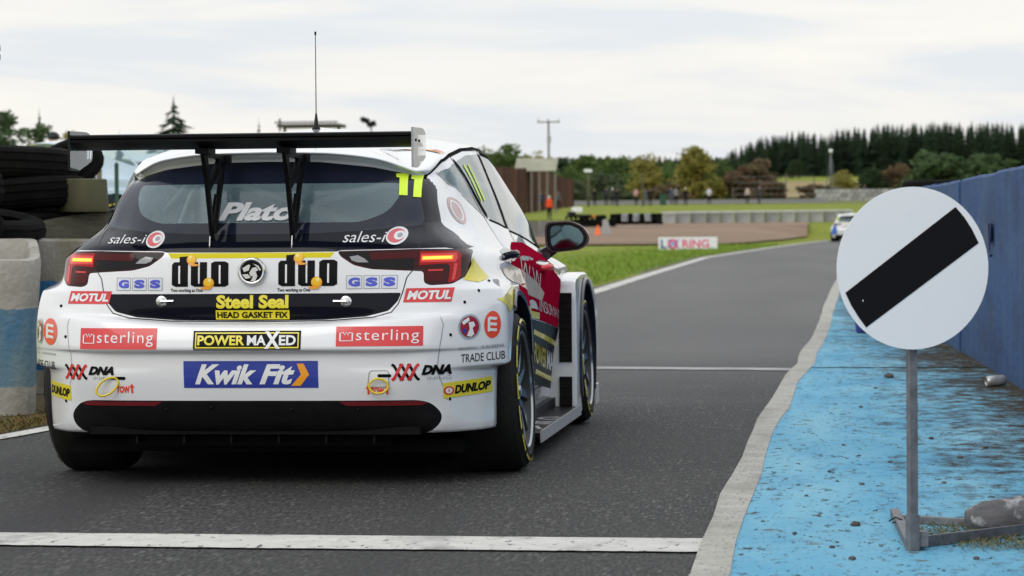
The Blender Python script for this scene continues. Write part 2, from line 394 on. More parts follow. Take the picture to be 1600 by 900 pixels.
DIF = rnd_poly([(-.2,.334),(.62,.334),(.665,.322),(.70,.285),(.70,.25),(.67,.215),(.60,.19),(-.2,.19)], .03)
cut_keep(bm, DIF, 'Y', lambda c, f: c.y < .4 and f.normal.y < -.05, 8, ())     # black lower bumper
# side glass: y,z
W1 = rnd_poly([(.70,1.205),(.93,1.252),(.965,1.245),(1.155,1.035),(1.12,1.03),(.85,1.12)], .01)
W2 = rnd_poly([(1.0,1.258),(1.28,1.292),(1.60,1.304),(1.55,.988),(1.21,1.022)], .02)
W3 = rnd_poly([(1.68,1.304),(1.95,1.292),(2.2,1.262),(2.47,1.19),(2.72,1.085),(2.93,.96),(3.02,.882),(2.93,.885),(1.64,.975)], .015)
for W in (W1, W2, W3): cut_region(bm, W, 'X', sideg, 9, lay)
D1 = rnd_poly([(1.20,.74),(1.16,.95),(1.13,1.015),(.95,1.24),(.97,1.28),(1.28,1.312),(1.64,1.322),(1.62,.80),(1.60,.24),(1.32,.24),(1.30,.5)], .02)
D2 = rnd_poly([(1.655,1.322),(1.95,1.312),(2.2,1.28),(2.5,1.20),(2.78,1.08),(3.05,.88),(3.06,.80),(2.96,.60),(2.90,.24),(1.63,.24)], .02)
cut_keep(bm, D1, 'X', side, 10, (9,6,2,3)); cut_keep(bm, D2, 'X', side, 11, (9,))
WS = rnd_poly([(-.1,.95),(.52,.95),(.63,.97),(.52,1.215),(-.1,1.232)], .02)
cut_region(bm, WS, 'Y', front, 12, lay)
# bumper split below the tailgate
BMP = [(-.1,.0),(.95,.0),(.95,.45),(.95,.73),(.74,.77),(.56,.77),(.52,.67),(.45,.648),(.30,.637),(-.1,.633)]
cut_keep(bm, BMP, 'Y', lambda c, f: c.y < .43 and f.normal.y < -.01, 13, (1,4,5,8))
# wheel openings
for yc, rr in ((.82,.385),(3.48,.375)):
    poly = [(yc+rr*math.cos(a), .335+rr*math.sin(a)) for a in [R(x) for x in range(-90, 270, 12)]]
    cut_region(bm, poly, 'X', lambda c, f: c.x > .6 and f.normal.x > -.9, 99, lay)
    bmesh.ops.delete(bm, geom=[f for f in bm.faces if f[lay] == 99 or (c_in(f, yc, rr) if False else False)], context='FACES')
STRIPE = mat('stripe_yellow', (.72,.62,.012), .5, spec=.2)
REG = {0:('body_shell',WHITE),1:('tailgate',WHITE),2:('rear_window',NAVYGLOSS),3:('rear_window',GLASS),4:('tail_lamp',None),5:('tailgate',BLACKG),6:('tailgate',BLACKG),
       7:('tailgate',STRIPE),8:('rear_diffuser',BLACKM),9:('side_window',GLASS),10:('rear_door',WHITE),11:('front_door',WHITE),12:('windscreen',GLASS),13:('rear_bumper',WHITE)}
LENS = noisy('lamp_lens', (.05,.003,.004), (.025,.002,.003), 5, .06, coat=.3, spec=.1)
REG[4] = ('tail_lamp', LENS)
def extract(bm, ids, mirror):
    "mesh of the faces with these region ids; mirror: 0 as is, 1 mirrored, 2 both sides joined"
    mats = []; verts = {}; V = []; FA = []; MI = []
    for s in ((1,), (-1,), (1,-1))[mirror]:
        for f in bm.faces:
            if f[lay] in ids:
                m = REG[f[lay]][1]
                if m not in mats: mats.append(m)
                idx = []
                for v in f.verts:
                    key = (round(v.co.x*s, 5), round(v.co.y, 5), round(v.co.z, 5))
                    if key not in verts: verts[key] = len(V); V.append((v.co.x*s, v.co.y, v.co.z))
                    idx.append(verts[key])
                if len(set(idx)) < 3: continue
                FA.append(idx if s == 1 else idx[::-1]); MI.append(mats.index(m))
    me = bpy.data.meshes.new('part'); me.from_pydata(V, [], FA); me.polygons.foreach_set('material_index', MI)
    for m in mats: me.materials.append(m)
    me.update(); me.shade_smooth(); return me
car = empty('race_car', ORG_CAR, label='large white hatchback race car with rear wing and number 11 in the foreground', cat='race car')
car.scale = (SX, 1, 1)
parts = {}
for nm, ids, mir in (('body_shell',(0,),2),('tailgate',(1,5,6,7),2),('rear_window',(2,3),2),('tail_lamp',(4,),0),('tail_lamp',(4,),1),
        ('rear_diffuser',(8,),2),('side_window',(9,),0),('side_window',(9,),1),('rear_door',(10,),0),('rear_door',(10,),1),
        ('front_door',(11,),0),('front_door',(11,),1),('windscreen',(12,),2),('rear_bumper',(13,),2)):
    me = extract(bm, ids, mir); me.name = nm
    o = mobj(nm, me, car); parts.setdefault(nm, []).append(o)
bm.free()
# ---------------------------------------------------------------- decals
def text_mesh(s, bold=.0, shear=0, space=1.0, res=3):
    cu = bpy.data.curves.new('t', 'FONT'); cu.body = s; cu.offset = bold; cu.shear = shear; cu.space_character = space
    cu.resolution_u = res; cu.fill_mode = 'BOTH'
    o = bpy.data.objects.new('t', cu); scn.collection.objects.link(o)
    dg = bpy.context.evaluated_depsgraph_get(); dg.update()
    me = bpy.data.meshes.new_from_object(o.evaluated_get(dg))
    V = [(v.co.x, v.co.y) for v in me.vertices]; Fc = [tuple(p.vertices) for p in me.polygons]
    scn.collection.objects.unlink(o); bpy.data.objects.remove(o); bpy.data.curves.remove(cu); bpy.data.meshes.remove(me)
    return V, Fc
def fit(VF, x0, z0, x1, z1, skew=0):
    V, Fc = VF; a = min(v[0] for v in V); b = max(v[0] for v in V); c = min(v[1] for v in V); d = max(v[1] for v in V)
    out = []
    for u, v in V:
        uu = (u-a)/(b-a); vv = (v-c)/(d-c); out.append((x0+(x1-x0)*uu, z0+(z1-z0)*vv+skew*uu))
    return out, Fc
def poly(*p): return [tuple(q) for q in p], [tuple(range(len(p)))]
def rect(x0, z0, x1, z1): return poly((x0,z0),(x1,z0),(x1,z1),(x0,z1))
def disc(cx, cz, rx, rz=None, n=28, a0=0, a1=360):
    rz = rz or rx; return poly(*[(cx+rx*math.cos(R(a0+(a1-a0)*i/n)), cz+rz*math.sin(R(a0+(a1-a0)*i/n))) for i in range(n if a1-a0 == 360 else n+1)])
def ring(cx, cz, r0, r1, n=28, q=1.0):
    V = []; Fc = []
    for i in range(n):
        a = 2*math.pi*i/n; V += [(cx+r0*math.cos(a)*q, cz+r0*math.sin(a)), (cx+r1*math.cos(a)*q, cz+r1*math.sin(a))]
    for i in range(n): j = (i+1)%n; Fc.append((2*i, 2*i+1, 2*j+1, 2*j))
    return V, Fc
def frame(x0, z0, x1, z1, w):
    return [(x0,z0),(x1,z0),(x1,z1),(x0,z1),(x0+w,z0+w),(x1-w,z0+w),(x1-w,z1-w),(x0+w,z1-w)], [(0,1,5,4),(1,2,6,5),(2,3,7,6),(3,0,4,7)]
def stroke(pts, w):
    V = []; Fc = []
    for i, p in enumerate(pts):
        a = Vector(pts[max(i-1,0)]); b = Vector(pts[min(i+1,len(pts)-1)]); t = (b-a).normalized(); n = Vector((-t.y, t.x))*w/2
        V += [(p[0]+n.x, p[1]+n.y), (p[0]-n.x, p[1]-n.y)]
    for i in range(len(pts)-1): Fc.append((2*i, 2*i+1, 2*i+3, 2*i+2))
    return V, Fc
BVW = {1: BV}
def decal(name, layers, ax='Y', cell=.012, parent=None, lift=.0016, step=.0009, sgn=1, bvh=None, **k):
    "flat printed shapes laid onto the car's skin. layers: (shape, material[, level])"
    mats = []; allbm = bmesh.new()
    for li, ly in enumerate(layers):
        (V, Fc), m = ly[0], ly[1]; lev = ly[2] if len(ly) > 2 else li
        if m not in mats: mats.append(m)
        b = bmesh.new(); vv = [b.verts.new((x, 0, z)) for x, z in V]
        for f in Fc:
            try: b.faces.new([vv[i] for i in f])
            except ValueError: pass
        b.normal_update(); bmesh.ops.triangulate(b, faces=[f for f in b.faces if len(f.verts) > 4])
        x0 = min(v[0] for v in V); x1 = max(v[0] for v in V); z0 = min(v[1] for v in V); z1 = max(v[1] for v in V)
        for a, lo, hi in ((0, x0, x1), (2, z0, z1)):
            n = int((hi-lo)/cell)
            for q in range(1, n+1):
                co = [0,0,0]; co[a] = lo+(hi-lo)*q/(n+1); no = [0,0,0]; no[a] = 1
                bmesh.ops.bisect_plane(b, geom=b.verts[:]+b.edges[:]+b.faces[:], dist=1e-6, plane_co=co, plane_no=no)
        bad = []
        for v in b.verts:
            u, w = v.co.x, v.co.z; h = None
            if ax == 'Y':
                s = -1 if u < 0 else 1
                for du in (0, -.004, -.01, -.02, -.04):
                    h = BV.ray_cast(Vector((max(0.0005, u*s+du), -2, w)), Vector((0,1,0)))
                    if h[0] is not None: break
                if h[0] is None: bad.append(v); continue
                n = h[1]; n = n if n.y < 0 else -n
                p = Vector((h[0].x*s, h[0].y, h[0].z)); n = Vector((n.x*s, n.y, n.z))
            else:
                h = BV.ray_cast(Vector((2, u, w)), Vector((-1,0,0)))
                if h[0] is None: bad.append(v); continue
                n = h[1]; n = n if n.x > 0 else -n; p = Vector((h[0].x*sgn, h[0].y, h[0].z)); n = Vector((n.x*sgn, n.y, n.z))
            v.co = p+n*(lift+step*lev)
        if bad: bmesh.ops.delete(b, geom=bad, context='VERTS')
        for f in b.faces: f.material_index = mats.index(m); f.smooth = True
        tmp = bpy.data.meshes.new('tmp'); b.to_mesh(tmp); b.free(); allbm.from_mesh(tmp); bpy.data.meshes.remove(tmp)
    o = bobj(name, allbm, mats, parent or car, smooth=True, **k)
    return o
def rc(px0, py0, px1, py1):
    "photo rectangle -> x0,z0,x1,z1 on the tail"
    a = hit(px0, (py0+py1)/2); b = hit(px1, (py0+py1)/2); c = hit((px0+px1)/2, py1); d = hit((px0+px1)/2, py0)
    return a.x, c.z, b.x, d.z
RB = parts['rear_bumper'][0]; TGo = parts['tailgate'][0]; RWo = parts['rear_window'][0]; DF = parts['rear_diffuser'][0]
T = text_mesh
BOLD, XB = .03, .05
def sticker(name, px, bgm, items, parent, border=None, par=0, **k):
    "a rectangular sticker; items: (string, material, u0,v0,u1,v1, bold, shear)"
    x0, z0, x1, z1 = rc(*px); w, h = x1-x0, z1-z0
    L = []
    if bgm: L.append((poly((x0,z0),(x1-par*w,z0),(x1,z1),(x0+par*w,z1)), bgm, 0))
    for it in items:
        if it[0] == 'shape':
            L.append((([(x0+w*u, z0+h*v) for u, v in it[2][0]], it[2][1]), it[1], it[3] if len(it) > 3 else 1)); continue
        s, m, u0, v0, u1, v1, b, sh = it[:8]
        L.append((fit(T(s, b, sh, it[8] if len(it) > 8 else 1), x0+w*u0, z0+h*v0, x0+w*u1, z0+h*v1), m, 2))
    return decal(name, L, parent=parent, **k)
crown = stroke([(.2,.1),(.2,.75),(.35,.85),(.43,.6),(.5,.88),(.58,.6),(.66,.85),(.8,.75),(.8,.1),(.2,.1)], .07)
def sub(shape, u0, v0, u1, v1): return ([(u0+(u1-u0)*u, v0+(v1-v0)*v) for u, v in shape[0]], shape[1])
for px in ((126,513,245,546),(525,510,661,541)):
    sticker('sponsor_sticker', px, RED, [('sterling', DWHITE, .235,.12,.955,.84,-.004,0,1.12), ('shape', DWHITE, sub(crown,.0,.22,.24,.80), 2)], RB)
for px in ((107,455,175,475),(630,450,710,472)):
    sticker('sponsor_sticker', px, RED, [('MOTUL', DWHITE, .07,.17,.93,.83,.04,.25)], RB, par=.06)
x = (302,517,470,547)
sticker('sponsor_sticker', x, DBLACK, [('shape', YEL, rect(.018,.09,.982,.155), 1), ('shape', YEL, rect(.018,.845,.982,.91), 1), ('shape', YEL, rect(.018,.155,.030,.845), 1), ('shape', YEL, rect(.970,.155,.982,.845), 1), ('POWER', YEL, .04,.24,.48,.76,.03,0), ('MA', DWHITE, .505,.24,.68,.76,.03,0),
    ('X', DWHITE, .665,.06,.81,.96,.035,0), ('ED', DWHITE, .80,.24,.955,.76,.03,0)], RB)
sticker('sponsor_sticker', (287,564,497,606), BLU, [('Kwik', DWHITE, .085,.13,.545,.88,.04,.36), ('Fit', DWHITE, .565,.13,.83,.88,.04,.36),
    ('shape', ORG, poly((.80,.08),(.87,.08),(.935,.5),(.895,.9),(.845,.9),(.875,.5)), 2)], RB)
for px in ((337,460,452,499),):
    sticker('sponsor_lettering', px, None, [('shape', YEL, rect(0,0,1,.37), 0), ('HEAD GASKET FIX', DBLACK, .02,.06,.98,.31,.03,0), ('Steel Seal', YEL, .01,.44,.99,.98,.045,0)], TGo)
for px, py in (((267,400),(357,448)), ((433,397),(527,447))):
    x0, z0, x1, z1 = rc(px[0], px[1], py[0], py[1]); w, h = x1-x0, z1-z0
    L = []
    def sh(s, m, lev): L.append((([(x0+w*u, z0+h*v) for u, v in s[0]], s[1]), m, lev))
    # heavy condensed letters d u o built from strokes
    sh(poly((.02,.06),(.08,.0),(.30,0),(.30,.99),(.15,.97),(.15,.80),(.06,.80),(.02,.72)), DBLACK, 0)
    sh(rect(.135,.10,.165,.68), DWHITE, 1)
    sh(poly((.35,.80),(.35,.06),(.41,0),(.63,0),(.63,.80),(.505,.80),(.505,.1),(.475,.1),(.475,.80)), DBLACK, 0)
    sh(poly((.70,.06),(.76,0),(.94,0),(1.0,.06),(1.0,.76),(.94,.82),(.76,.82),(.70,.76)), DBLACK, 0)
    sh(rect(.835,.10,.865,.70), DWHITE, 1)
    for cx, cz, rr, t in ((.36,.87,.085,1),(.66,.12,.095,-1)):
        sh(disc(cx, cz, rr*.98, rr*1.8), ORG, 2); sh(disc(cx+.0, cz+.03, rr*.78, rr*1.45), mat('helmet_yellow', (.9,.55,.02), .3), 3)
        sh(disc(cx-.02*t, cz+.08, rr*.3, rr*.6), mat('helmet_shine', (.95,.8,.25), .3), 4)
        sh(disc(cx+.05*t, cz-.17, rr*1.0, rr*.42), ORG, 4)
    L.append((fit(T('Two working as One', .025), x0, z0-h*.20, x0+w*.55, z0-h*.06), DBLACK, 0))
    decal('sponsor_lettering', L, parent=TGo, cell=.012)
for px in ((183,434,254,454),(541,430,621,451)):
    x0, z0, x1, z1 = rc(*px); w = x1-x0
    L = []
    for i, c in enumerate('GSS'):
        a = x0+w*(i*.345); b = a+w*.31
        L += [(rect(a, z0, b, z1), mat('pale_box', (.70,.74,.80), .35, coat=.6), 0), (frame(a, z0, b, z1, .0018), DGREY, 1), (fit(T(c, .07), a+.007, z0+.008, b-.007, z1-.008), BLU2, 1)]
    decal('sponsor_lettering', L, parent=TGo)
for (a, b, c, d), (cx, cy, rr) in (((172,367,228,381),(243,374.5,13.5)), ((537,362,603,379),(620,368.5,14))):
    x0, z0, x1, z1 = rc(a, b, c, d); h = hit(cx, cy); r = rr/405
    L = [(fit(T('sales-i', -.004, .15), x0, z0, x1, z1), DWHITE, 0), (disc(h.x, h.z, r*1.08, r), DWHITE, 0), (disc(h.x-.002, h.z, r*.86, r*.78), mat('swirl_red', (.7,.12,.14), .35), 1),
         (disc(h.x+.25*r, h.z, r*.55, r*.5), DWHITE, 2), (disc(h.x+.3*r, h.z, r*.27, r*.25), DGREY, 3)]
    decal('sponsor_lettering', L, parent=TGo, lift=.002)
# driver name and race number on the rear window
x0, z0, x1, z1 = rc(345,317,460,346)
decal('driver_name_lettering', [(fit(T('Plato', .04, .22), x0, z0, x1, z1), mat('bright_white_vinyl', (.92,.93,.94), .5), 0)], parent=RWo, lift=.004)
for a, b, c, d in ((615,271,640,306),(638,274,662,309)):
    x0, z0, x1, z1 = rc(a, b, c, d)
    w, h = x1-x0, z1-z0
    decal('race_number', [(poly(*[(x0+w*u, z0+h*v) for u, v in ((0,.97),(.74,1),(1,0),(.46,.02),(.27,.79),(.06,.82))]), NEON, 0)], parent=RWo, lift=.003)
# XXX DNA, tow marks, dunlop
for px in ((102,571,178,592),(610,569,705,593)):
    x0, z0, x1, z1 = rc(*px); w, h = x1-x0, z1-z0; L = []
    for i in range(3):
        for m, s in ((DBLACK, -1), (RED, 1)):
            pts = []
            for q in range(7):
                t = q/6; u = .02+.135*i+.20*t; v = .5-.5*s*math.cos(math.pi*t)*1.0
                pts.append((x0+w*u, z0+h*v))
            L.append((stroke(pts, w*.05), m, 0 if s < 0 else 1))
    L.append((fit(T('DNA', .065, .35), x0+w*.52, z0+h*.30, x1, z1-.003), DBLACK, 2))
    L.append((fit(T('INING', -.01), x0+w*.62, z0-h*.02, x1-.002, z0+h*.2), DGREY, 2))
    decal('sponsor_lettering', L, parent=RB, cell=.015)
for px, arrows in (((182,603,208,614),(1,)), ((573,605,607,616),(0,1))):
    x0, z0, x1, z1 = rc(*px); w, h = x1-x0, z1-z0; m0 = .2 if 0 in arrows else 0
    L = [(fit(T('TOW', .05), x0+w*m0, z0, x1-w*.2, z1), ORR, 0)]
    for a in arrows:
        cx = x0+w*.08 if a == 0 else x1-w*.06
        L += [(poly((cx-.010,z1-.006),(cx+.010,z1-.006),(cx,z1+.010)), ORR, 0), (rect(cx-.004, z0, cx+.004, z1-.006), ORR, 0)]
    decal('tow_lettering', L, parent=RB)
def on_px(name, centre, wh, build, parent, ax='Y', **k):
    h = hit(*centre)
    return h
def dunlop(cx, cy, wpx, hpx, logo):
    h = hit(cx, cy); a = hit(cx-wpx/2, cy); b = hit(cx+wpx/2, cy)
    x0, x1 = a.x, b.x; z0, z1 = h.z-hpx/2/404, h.z+hpx/2/404; w = x1-x0; s = -.006*(1 if cx < 400 else -1)
    L = [(poly((x0,z0-s),(x1,z0+s),(x1,z1+s),(x0,z1-s)), YEL, 0)]
    u0 = .24 if logo else .04
    L.append((fit(T('DUNLOP', .055, .25), x0+w*u0, z0+.012-s*.5, x1-w*.03, z1-.013-s*.5, s*1.4), DBLACK, 1))
    if logo: L += [(disc(x0+w*.12, (z0+z1)/2-s, .017, .017), RED, 1), (disc(x0+w*.12, (z0+z1)/2-s, .011, .011), DWHITE, 2), (fit(T('D', .05), x0+w*.105, (z0+z1)/2-s-.006, x0+w*.135, (z0+z1)/2-s+.006), RED, 3)]
    decal('sponsor_sticker', L, parent=RB, cell=.01)
dunlop(730.5, 605.5, 77, 24, True); dunlop(93, 609.5, 36, 24, False)
# emblem stickers on the flares, letters E, club lettering
for cx, cy, rx, ry in ((769,507,13,21),(79,518,10.5,21)):
    h = hit(cx, cy); a = hit(cx-rx, cy); b = hit(cx+rx, cy); rX = (b.x-a.x)/2; rZ = ry/402
    L = [(disc(h.x, h.z, rX, rZ), ORR, 0)]
    for q in (-1, 0, 1): L.append((stroke([(h.x-rX*.45, h.z+rZ*(.42*q)+.004), (h.x+rX*.5, h.z+rZ*(.42*q))], rZ*.2), DWHITE, 1))
    L.append((stroke([(h.x-rX*.45, h.z-rZ*.5), (h.x-rX*.45, h.z+rZ*.52)], rX*.3), DWHITE, 1))
    decal('sponsor_sticker', L, parent=RB, cell=.01)
for cx, cy, rx, ry in ((733,510.5,17.5,19.5),(63,517,5,20)):
    h = hit(cx, cy); a = hit(cx-rx, cy); b = hit(cx+rx, cy); rX = (b.x-a.x)/2; rZ = ry/402
    C = lambda u, v: (h.x+u*rX, h.z+v*rZ)
    L = [(disc(h.x, h.z, rX, rZ), mat('chrome_print', (.35,.45,.52), .2, coat=1), 0), (disc(h.x, h.z, rX*.84, rZ*.84), mat('crest_red', (.35,.02,.03), .2, coat=1), 1),
         (poly(C(-.7,.4),C(-.1,.75),C(0,.5),C(-.55,.15)), DWHITE, 2), (poly(C(-.1,.35),C(.35,.4),C(.5,.1),C(.25,-.1),C(.4,-.6),C(.1,-.8),C(-.25,-.7),C(0,-.2)), DWHITE, 2),
         (poly(C(-.7,-.2),C(-.3,-.1),C(-.35,-.6)), BLU, 2)]
    decal('sponsor_sticker', L, parent=RB, cell=.01)
for (a, b, c, d), s, m, bo in (((716,541,788,548),'VAUXHALL | EUROREPAR',DGREY,.01), ((720,552,789,565),'TRADE CLUB',DBLACK,.0), ((53,562,86,574),'ADE CLUB',DBLACK,.0), ((54,549,88,554),'HALL | EUROREPAR',DGREY,0)):
    x0, z0, x1, z1 = rc(a, b, c, d); decal('sponsor_lettering', [(fit(T(s, bo), x0, z0, x1, z1, .006 if a > 400 else -.004), m, 0)], parent=RB, cell=.01)
# small fasteners on the flares
def stud(px, py, r=.0065):
    h = hit(px, py)
    if h is None: return
    b = bmesh.new(); bmesh.ops.create_uvsphere(b, u_segments=10, v_segments=6, radius=r); bmesh.ops.scale(b, vec=(1,.5,1), verts=b.verts)
    o = bobj('fastener', b, DBLACK, RB, smooth=True); o.location = h+Vector((0,-.002,0))
for p in ((470,493),(300,497),(330,637),(455,640),(560,640),(260,640),(103,526),(704,523),(104,626),(703,623),(726,472),(748,454),(764,439),(96,478)): stud(*p)
# panel gaps as narrow recess lines
RTRIM = mat('rubber_trim', (.006,.006,.006), .9, spec=.05)
GAP = mat('shut_line', (.02,.02,.022), .7)
def seam(pts, ax='Y', w=.004, parent=None, sgn=1, m=GAP): return decal('panel_gap', [(stroke(pts, w), m, 0)], ax, cell=.01, parent=parent or car, lift=.0006, sgn=sgn)
for s in (1, -1):
    seam([(s*.638,.825),(s*.60,.83),(s*.578,.80),(s*.565,.745),(s*.55,.70),(s*.525,.668),(s*.46,.650),(s*.30,.638),(s*.0,.634)])
    seam([(s*.612,1.0),(s*.618,.975),(s*.612,.93),(s*.612,.912)], w=.003)
    seam([(s*.70,.655),(s*.712,.62),(s*.705,.56),(s*.695,.50),(s*.69,.44),(s*.71,.38),(s*.72,.33)], w=.003, m=DGREY)
    for D in (D1, D2): seam(D+[D[0]], 'X', .006, sgn=s)
    decal('window_trim', [(stroke([(.975,1.262),(1.185,1.03)], .035), RTRIM, 0), (stroke([(1.635,1.305),(1.59,.98)], .050), RTRIM, 0), (stroke([(1.70,1.309),(1.95,1.299),(2.2,1.27),(2.47,1.20),(2.72,1.095),(2.93,.97),(3.04,.88)], .016), RTRIM, 0)], 'X', cell=.02, lift=.002, sgn=s)
    decal('window_trim', [(stroke([(1.20,1.018),(1.55,.984)], .008), RTRIM, 0), (stroke([(1.64,.970),(2.93,.880),(3.03,.876)], .008), RTRIM, 0), (stroke([(.70,1.21),(.85,1.118),(1.15,1.028)], .006), DGREY, 0)], 'X', cell=.02, lift=.002, sgn=s)
    decal('window_trim', [(stroke([(.58,1.185),(.66,1.215),(.80,1.258),(1.0,1.287),(1.28,1.316),(1.60,1.330),(1.95,1.322),(2.2,1.294),(2.5,1.215),(2.78,1.10),(3.0,.95)], .009), RTRIM, 0)], 'X', cell=.02, lift=.003, sgn=s)
# lamp interiors: light bars, inner red fields, reversing lens
LED = mat('led_bar', (.9,.05,.01), .4, emit=(1,.13,.01), estr=3.6)
LEDH = mat('led_core', (.9,.2,.02), .4, emit=(1,.33,.03), estr=4.0)
LRED = mat('lamp_red', (.30,.004,.004), .1, coat=.25, spec=.1, emit=(.8,.005,.005), estr=.07)
LRED2 = mat('lamp_dark_red', (.07,.003,.004), .1, coat=.25, spec=.1)
LBLK = mat('lamp_black', (.005,.003,.004), .06, coat=.3, spec=.1)
for s, lo in ((1, parts['tail_lamp'][0]), (-1, parts['tail_lamp'][1])):
    S = lambda shp: ([(s*x, z) for x, z in shp[0]], shp[1])
    decal('lamp_inner', [(S(poly((.335,.897),(.345,.885),(.39,.853),(.45,.838),(.60,.831),(.60,.899),(.45,.899))), LBLK, 0),
        (S(poly((.44,.895),(.612,.897),(.612,.872),(.45,.868))), LRED2, 1),
        (S(poly((.37,.880),(.40,.885),(.425,.872),(.44,.858),(.40,.858),(.378,.866))), mat('reversing_lens', (.28,.28,.30), .12, coat=1), 2)], parent=lo, lift=.001)
    decal('lamp_inner', [(S(poly((.618,.898),(.74,.898),(.755,.885),(.758,.80),(.745,.782),(.72,.778),(.722,.84),(.71,.85),(.618,.845))), LRED, 0),
        (S(poly((.632,.833),(.70,.835),(.71,.82),(.705,.783),(.645,.783))), LRED2, 0)], parent=lo, lift=.001)
    decal('lamp_glow', [(S(poly((.622,.889),(.738,.890),(.745,.872),(.738,.855),(.622,.855))), mat('lamp_glow_red', (.35,.006,.005), .15, coat=.4, emit=(.9,.01,.005), estr=.28), 0), (S(poly((.735,.85),(.745,.85),(.74,.79),(.73,.785))), mat('lamp_glow_red', (.35,.006,.005)), 0), (S(poly((.65,.828),(.70,.829),(.70,.823),(.65,.822))), mat('lamp_glow_red', (.35,.006,.005)), 0)], parent=lo, lift=.002)
    decal('light_bar', [(S(poly((.626,.879),(.728,.880),(.728,.8655),(.626,.864))), LED, 0), (S(poly((.630,.875),(.722,.876),(.722,.8695),(.630,.868))), LEDH, 1)], parent=lo, lift=.003)
    decal('fog_lamp', [(S(poly((.33,.331),(.62,.331),(.655,.322),(.63,.314),(.36,.314))), mat('fog_red', (.16,.01,.015), .2, coat=1), 0)], parent=DF, lift=.003)
# emblem on the tailgate
h = hit(394, 424); b = bmesh.new(); lathe(b, [(0,.0),(0,.054),(.012,.053),(.018,.047),(.012,.041),(.010,0)], 40, 'X')
bmesh.ops.rotate(b, matrix=Matrix.Rotation(R(-90), 3, 'Z'), verts=b.verts)
EM = bobj('emblem', b, SILVER, TGo, smooth=True); EM.location = h; eh = h
b = bmesh.new()
def flat(bm, pl, y, mi=0):
    f = bm.faces.new([bm.verts.new((x, y, z)) for x, z in pl]); f.material_index = mi
flat(b, disc(0,0,.041)[0], -.0125, 0)
for pl in (((-.034,.012),(-.012,.026),(-.004,.024),(-.010,.004),(-.028,-.002)), ((-.008,-.004),(.004,.014),(.018,.016),(.026,.004),(.016,.0),(.022,-.018),(.014,-.036),(-.004,-.038),(.006,-.02),(-.006,-.016)),
           ((-.036,-.012),(-.014,-.010),(-.002,-.024),(-.022,-.028)), ((.006,.030),(.026,.022),(.036,.006),(.032,.002),(.02,.018))):
    flat(b, [(x, z) for x, z in pl], -.0135, 1)
bmesh.ops.recalc_face_normals(b, faces=b.faces[:])
o = bobj('emblem_face', b, [DBLACK, SILVER], EM)
# tailgate pins
for px, sx in ((253, 1), (541, -1)):
    h = hit(px, 471); b = bmesh.new()
    lathe(b, [(0,0),(0,.022),(.006,.021),(.008,.014),(.014,.012),(.016,0)], 20, 'X'); bmesh.ops.rotate(b, matrix=Matrix.Rotation(R(-90), 3, 'Z'), verts=b.verts)
    tube(b, [(0,-.012,0),(sx*.025,-.013,.001),(sx*.046,-.011,.001)], [.006,.0055,.006], 8)
    o = bobj('tailgate_pin', b, SILVER, TGo, angle=40); o.location = h
# tow loops and slots
for px, py, w, sc in ((184,591,.030,1),(600,587,.026,.8)):
    h = hit(px, py)
    decal('tow_slot', [(rnd_poly([(h.x-w*.3,h.z-.006),(h.x+w,h.z-.006),(h.x+w,h.z+.006),(h.x-w*.3,h.z+.006)], .005, 3), ) and (poly(*rnd_poly([(h.x-w*.9,h.z-.006),(h.x+w*1.0,h.z-.006),(h.x+w*1.0,h.z+.006),(h.x-w*.9,h.z+.006)], .005, 3)), DBLACK, 0)], parent=RB)
    cpx, cpy, ra, rb, rot_ = (169.5,604,.046,.027,R(38)) if px < 300 else (592.5,603,.034,.028,0)
    hc = hit(cpx, cpy); pts = []
    for q in range(25):
        a = math.pi*2*q/24; u, w_ = ra*math.cos(a), rb*math.sin(a)
        pts.append((hc.x+u*math.cos(rot_)-w_*math.sin(rot_), hc.y-.010-.012*abs(math.sin(a*.5)), hc.z+u*math.sin(rot_)+w_*math.cos(rot_)))
    pts = pts[:-1]
    b = bmesh.new(); tube(b, pts, .0042, 8, closed=True); bobj('tow_loop', b, mat('tow_yellow', (.72,.56,.03), .5), RB, smooth=True)
h = hit(592, 594); fr = rnd_poly([(h.x-.042,h.z-.026),(h.x+.036,h.z-.026),(h.x+.036,h.z+.036),(h.x-.034,h.z+.036)], .012, 3)
decal('tow_cover', [(stroke(fr+[fr[0]], .003), DGREY, 0)], parent=RB)
# side livery (right side)
FD, RD = parts['front_door'][0], parts['rear_door'][0]
def sideP(ps): return poly(*ps)
def yz(pl):
    out = []
    for p in pl:
        h_ = hit(*p); out.append((h_.y, h_.z))
    return out
def quad_text(s_, q, bold=.02):
    "text stretched over a four-cornered field: bottom left, bottom right, top right, top left"
    (V, Fc) = fit(T(s_, bold), 0, 0, 1, 1); q = [Vector(p) for p in yz(q)]
    return [tuple((q[0]*(1-u)+q[1]*u)*(1-v)+(q[3]*(1-u)+q[2]*u)*v) for u, v in V], Fc
NAVYP = mat('navy_gloss', (.012,.018,.05), .2, coat=.6)
decal('livery_panel', [(poly(*yz([(829,489),(812,455),(802,430),(797,402),(799,378),(815,379),(846,398),(866,425),(878,460),(884,522),(856,505)])), MAROON, 0),
    (poly(*yz([(783,420),(797,413),(818,424),(838,440),(850,458),(846,470),(822,452),(800,440)])), CREAM, 1)], 'X', cell=.03, lift=.0014)
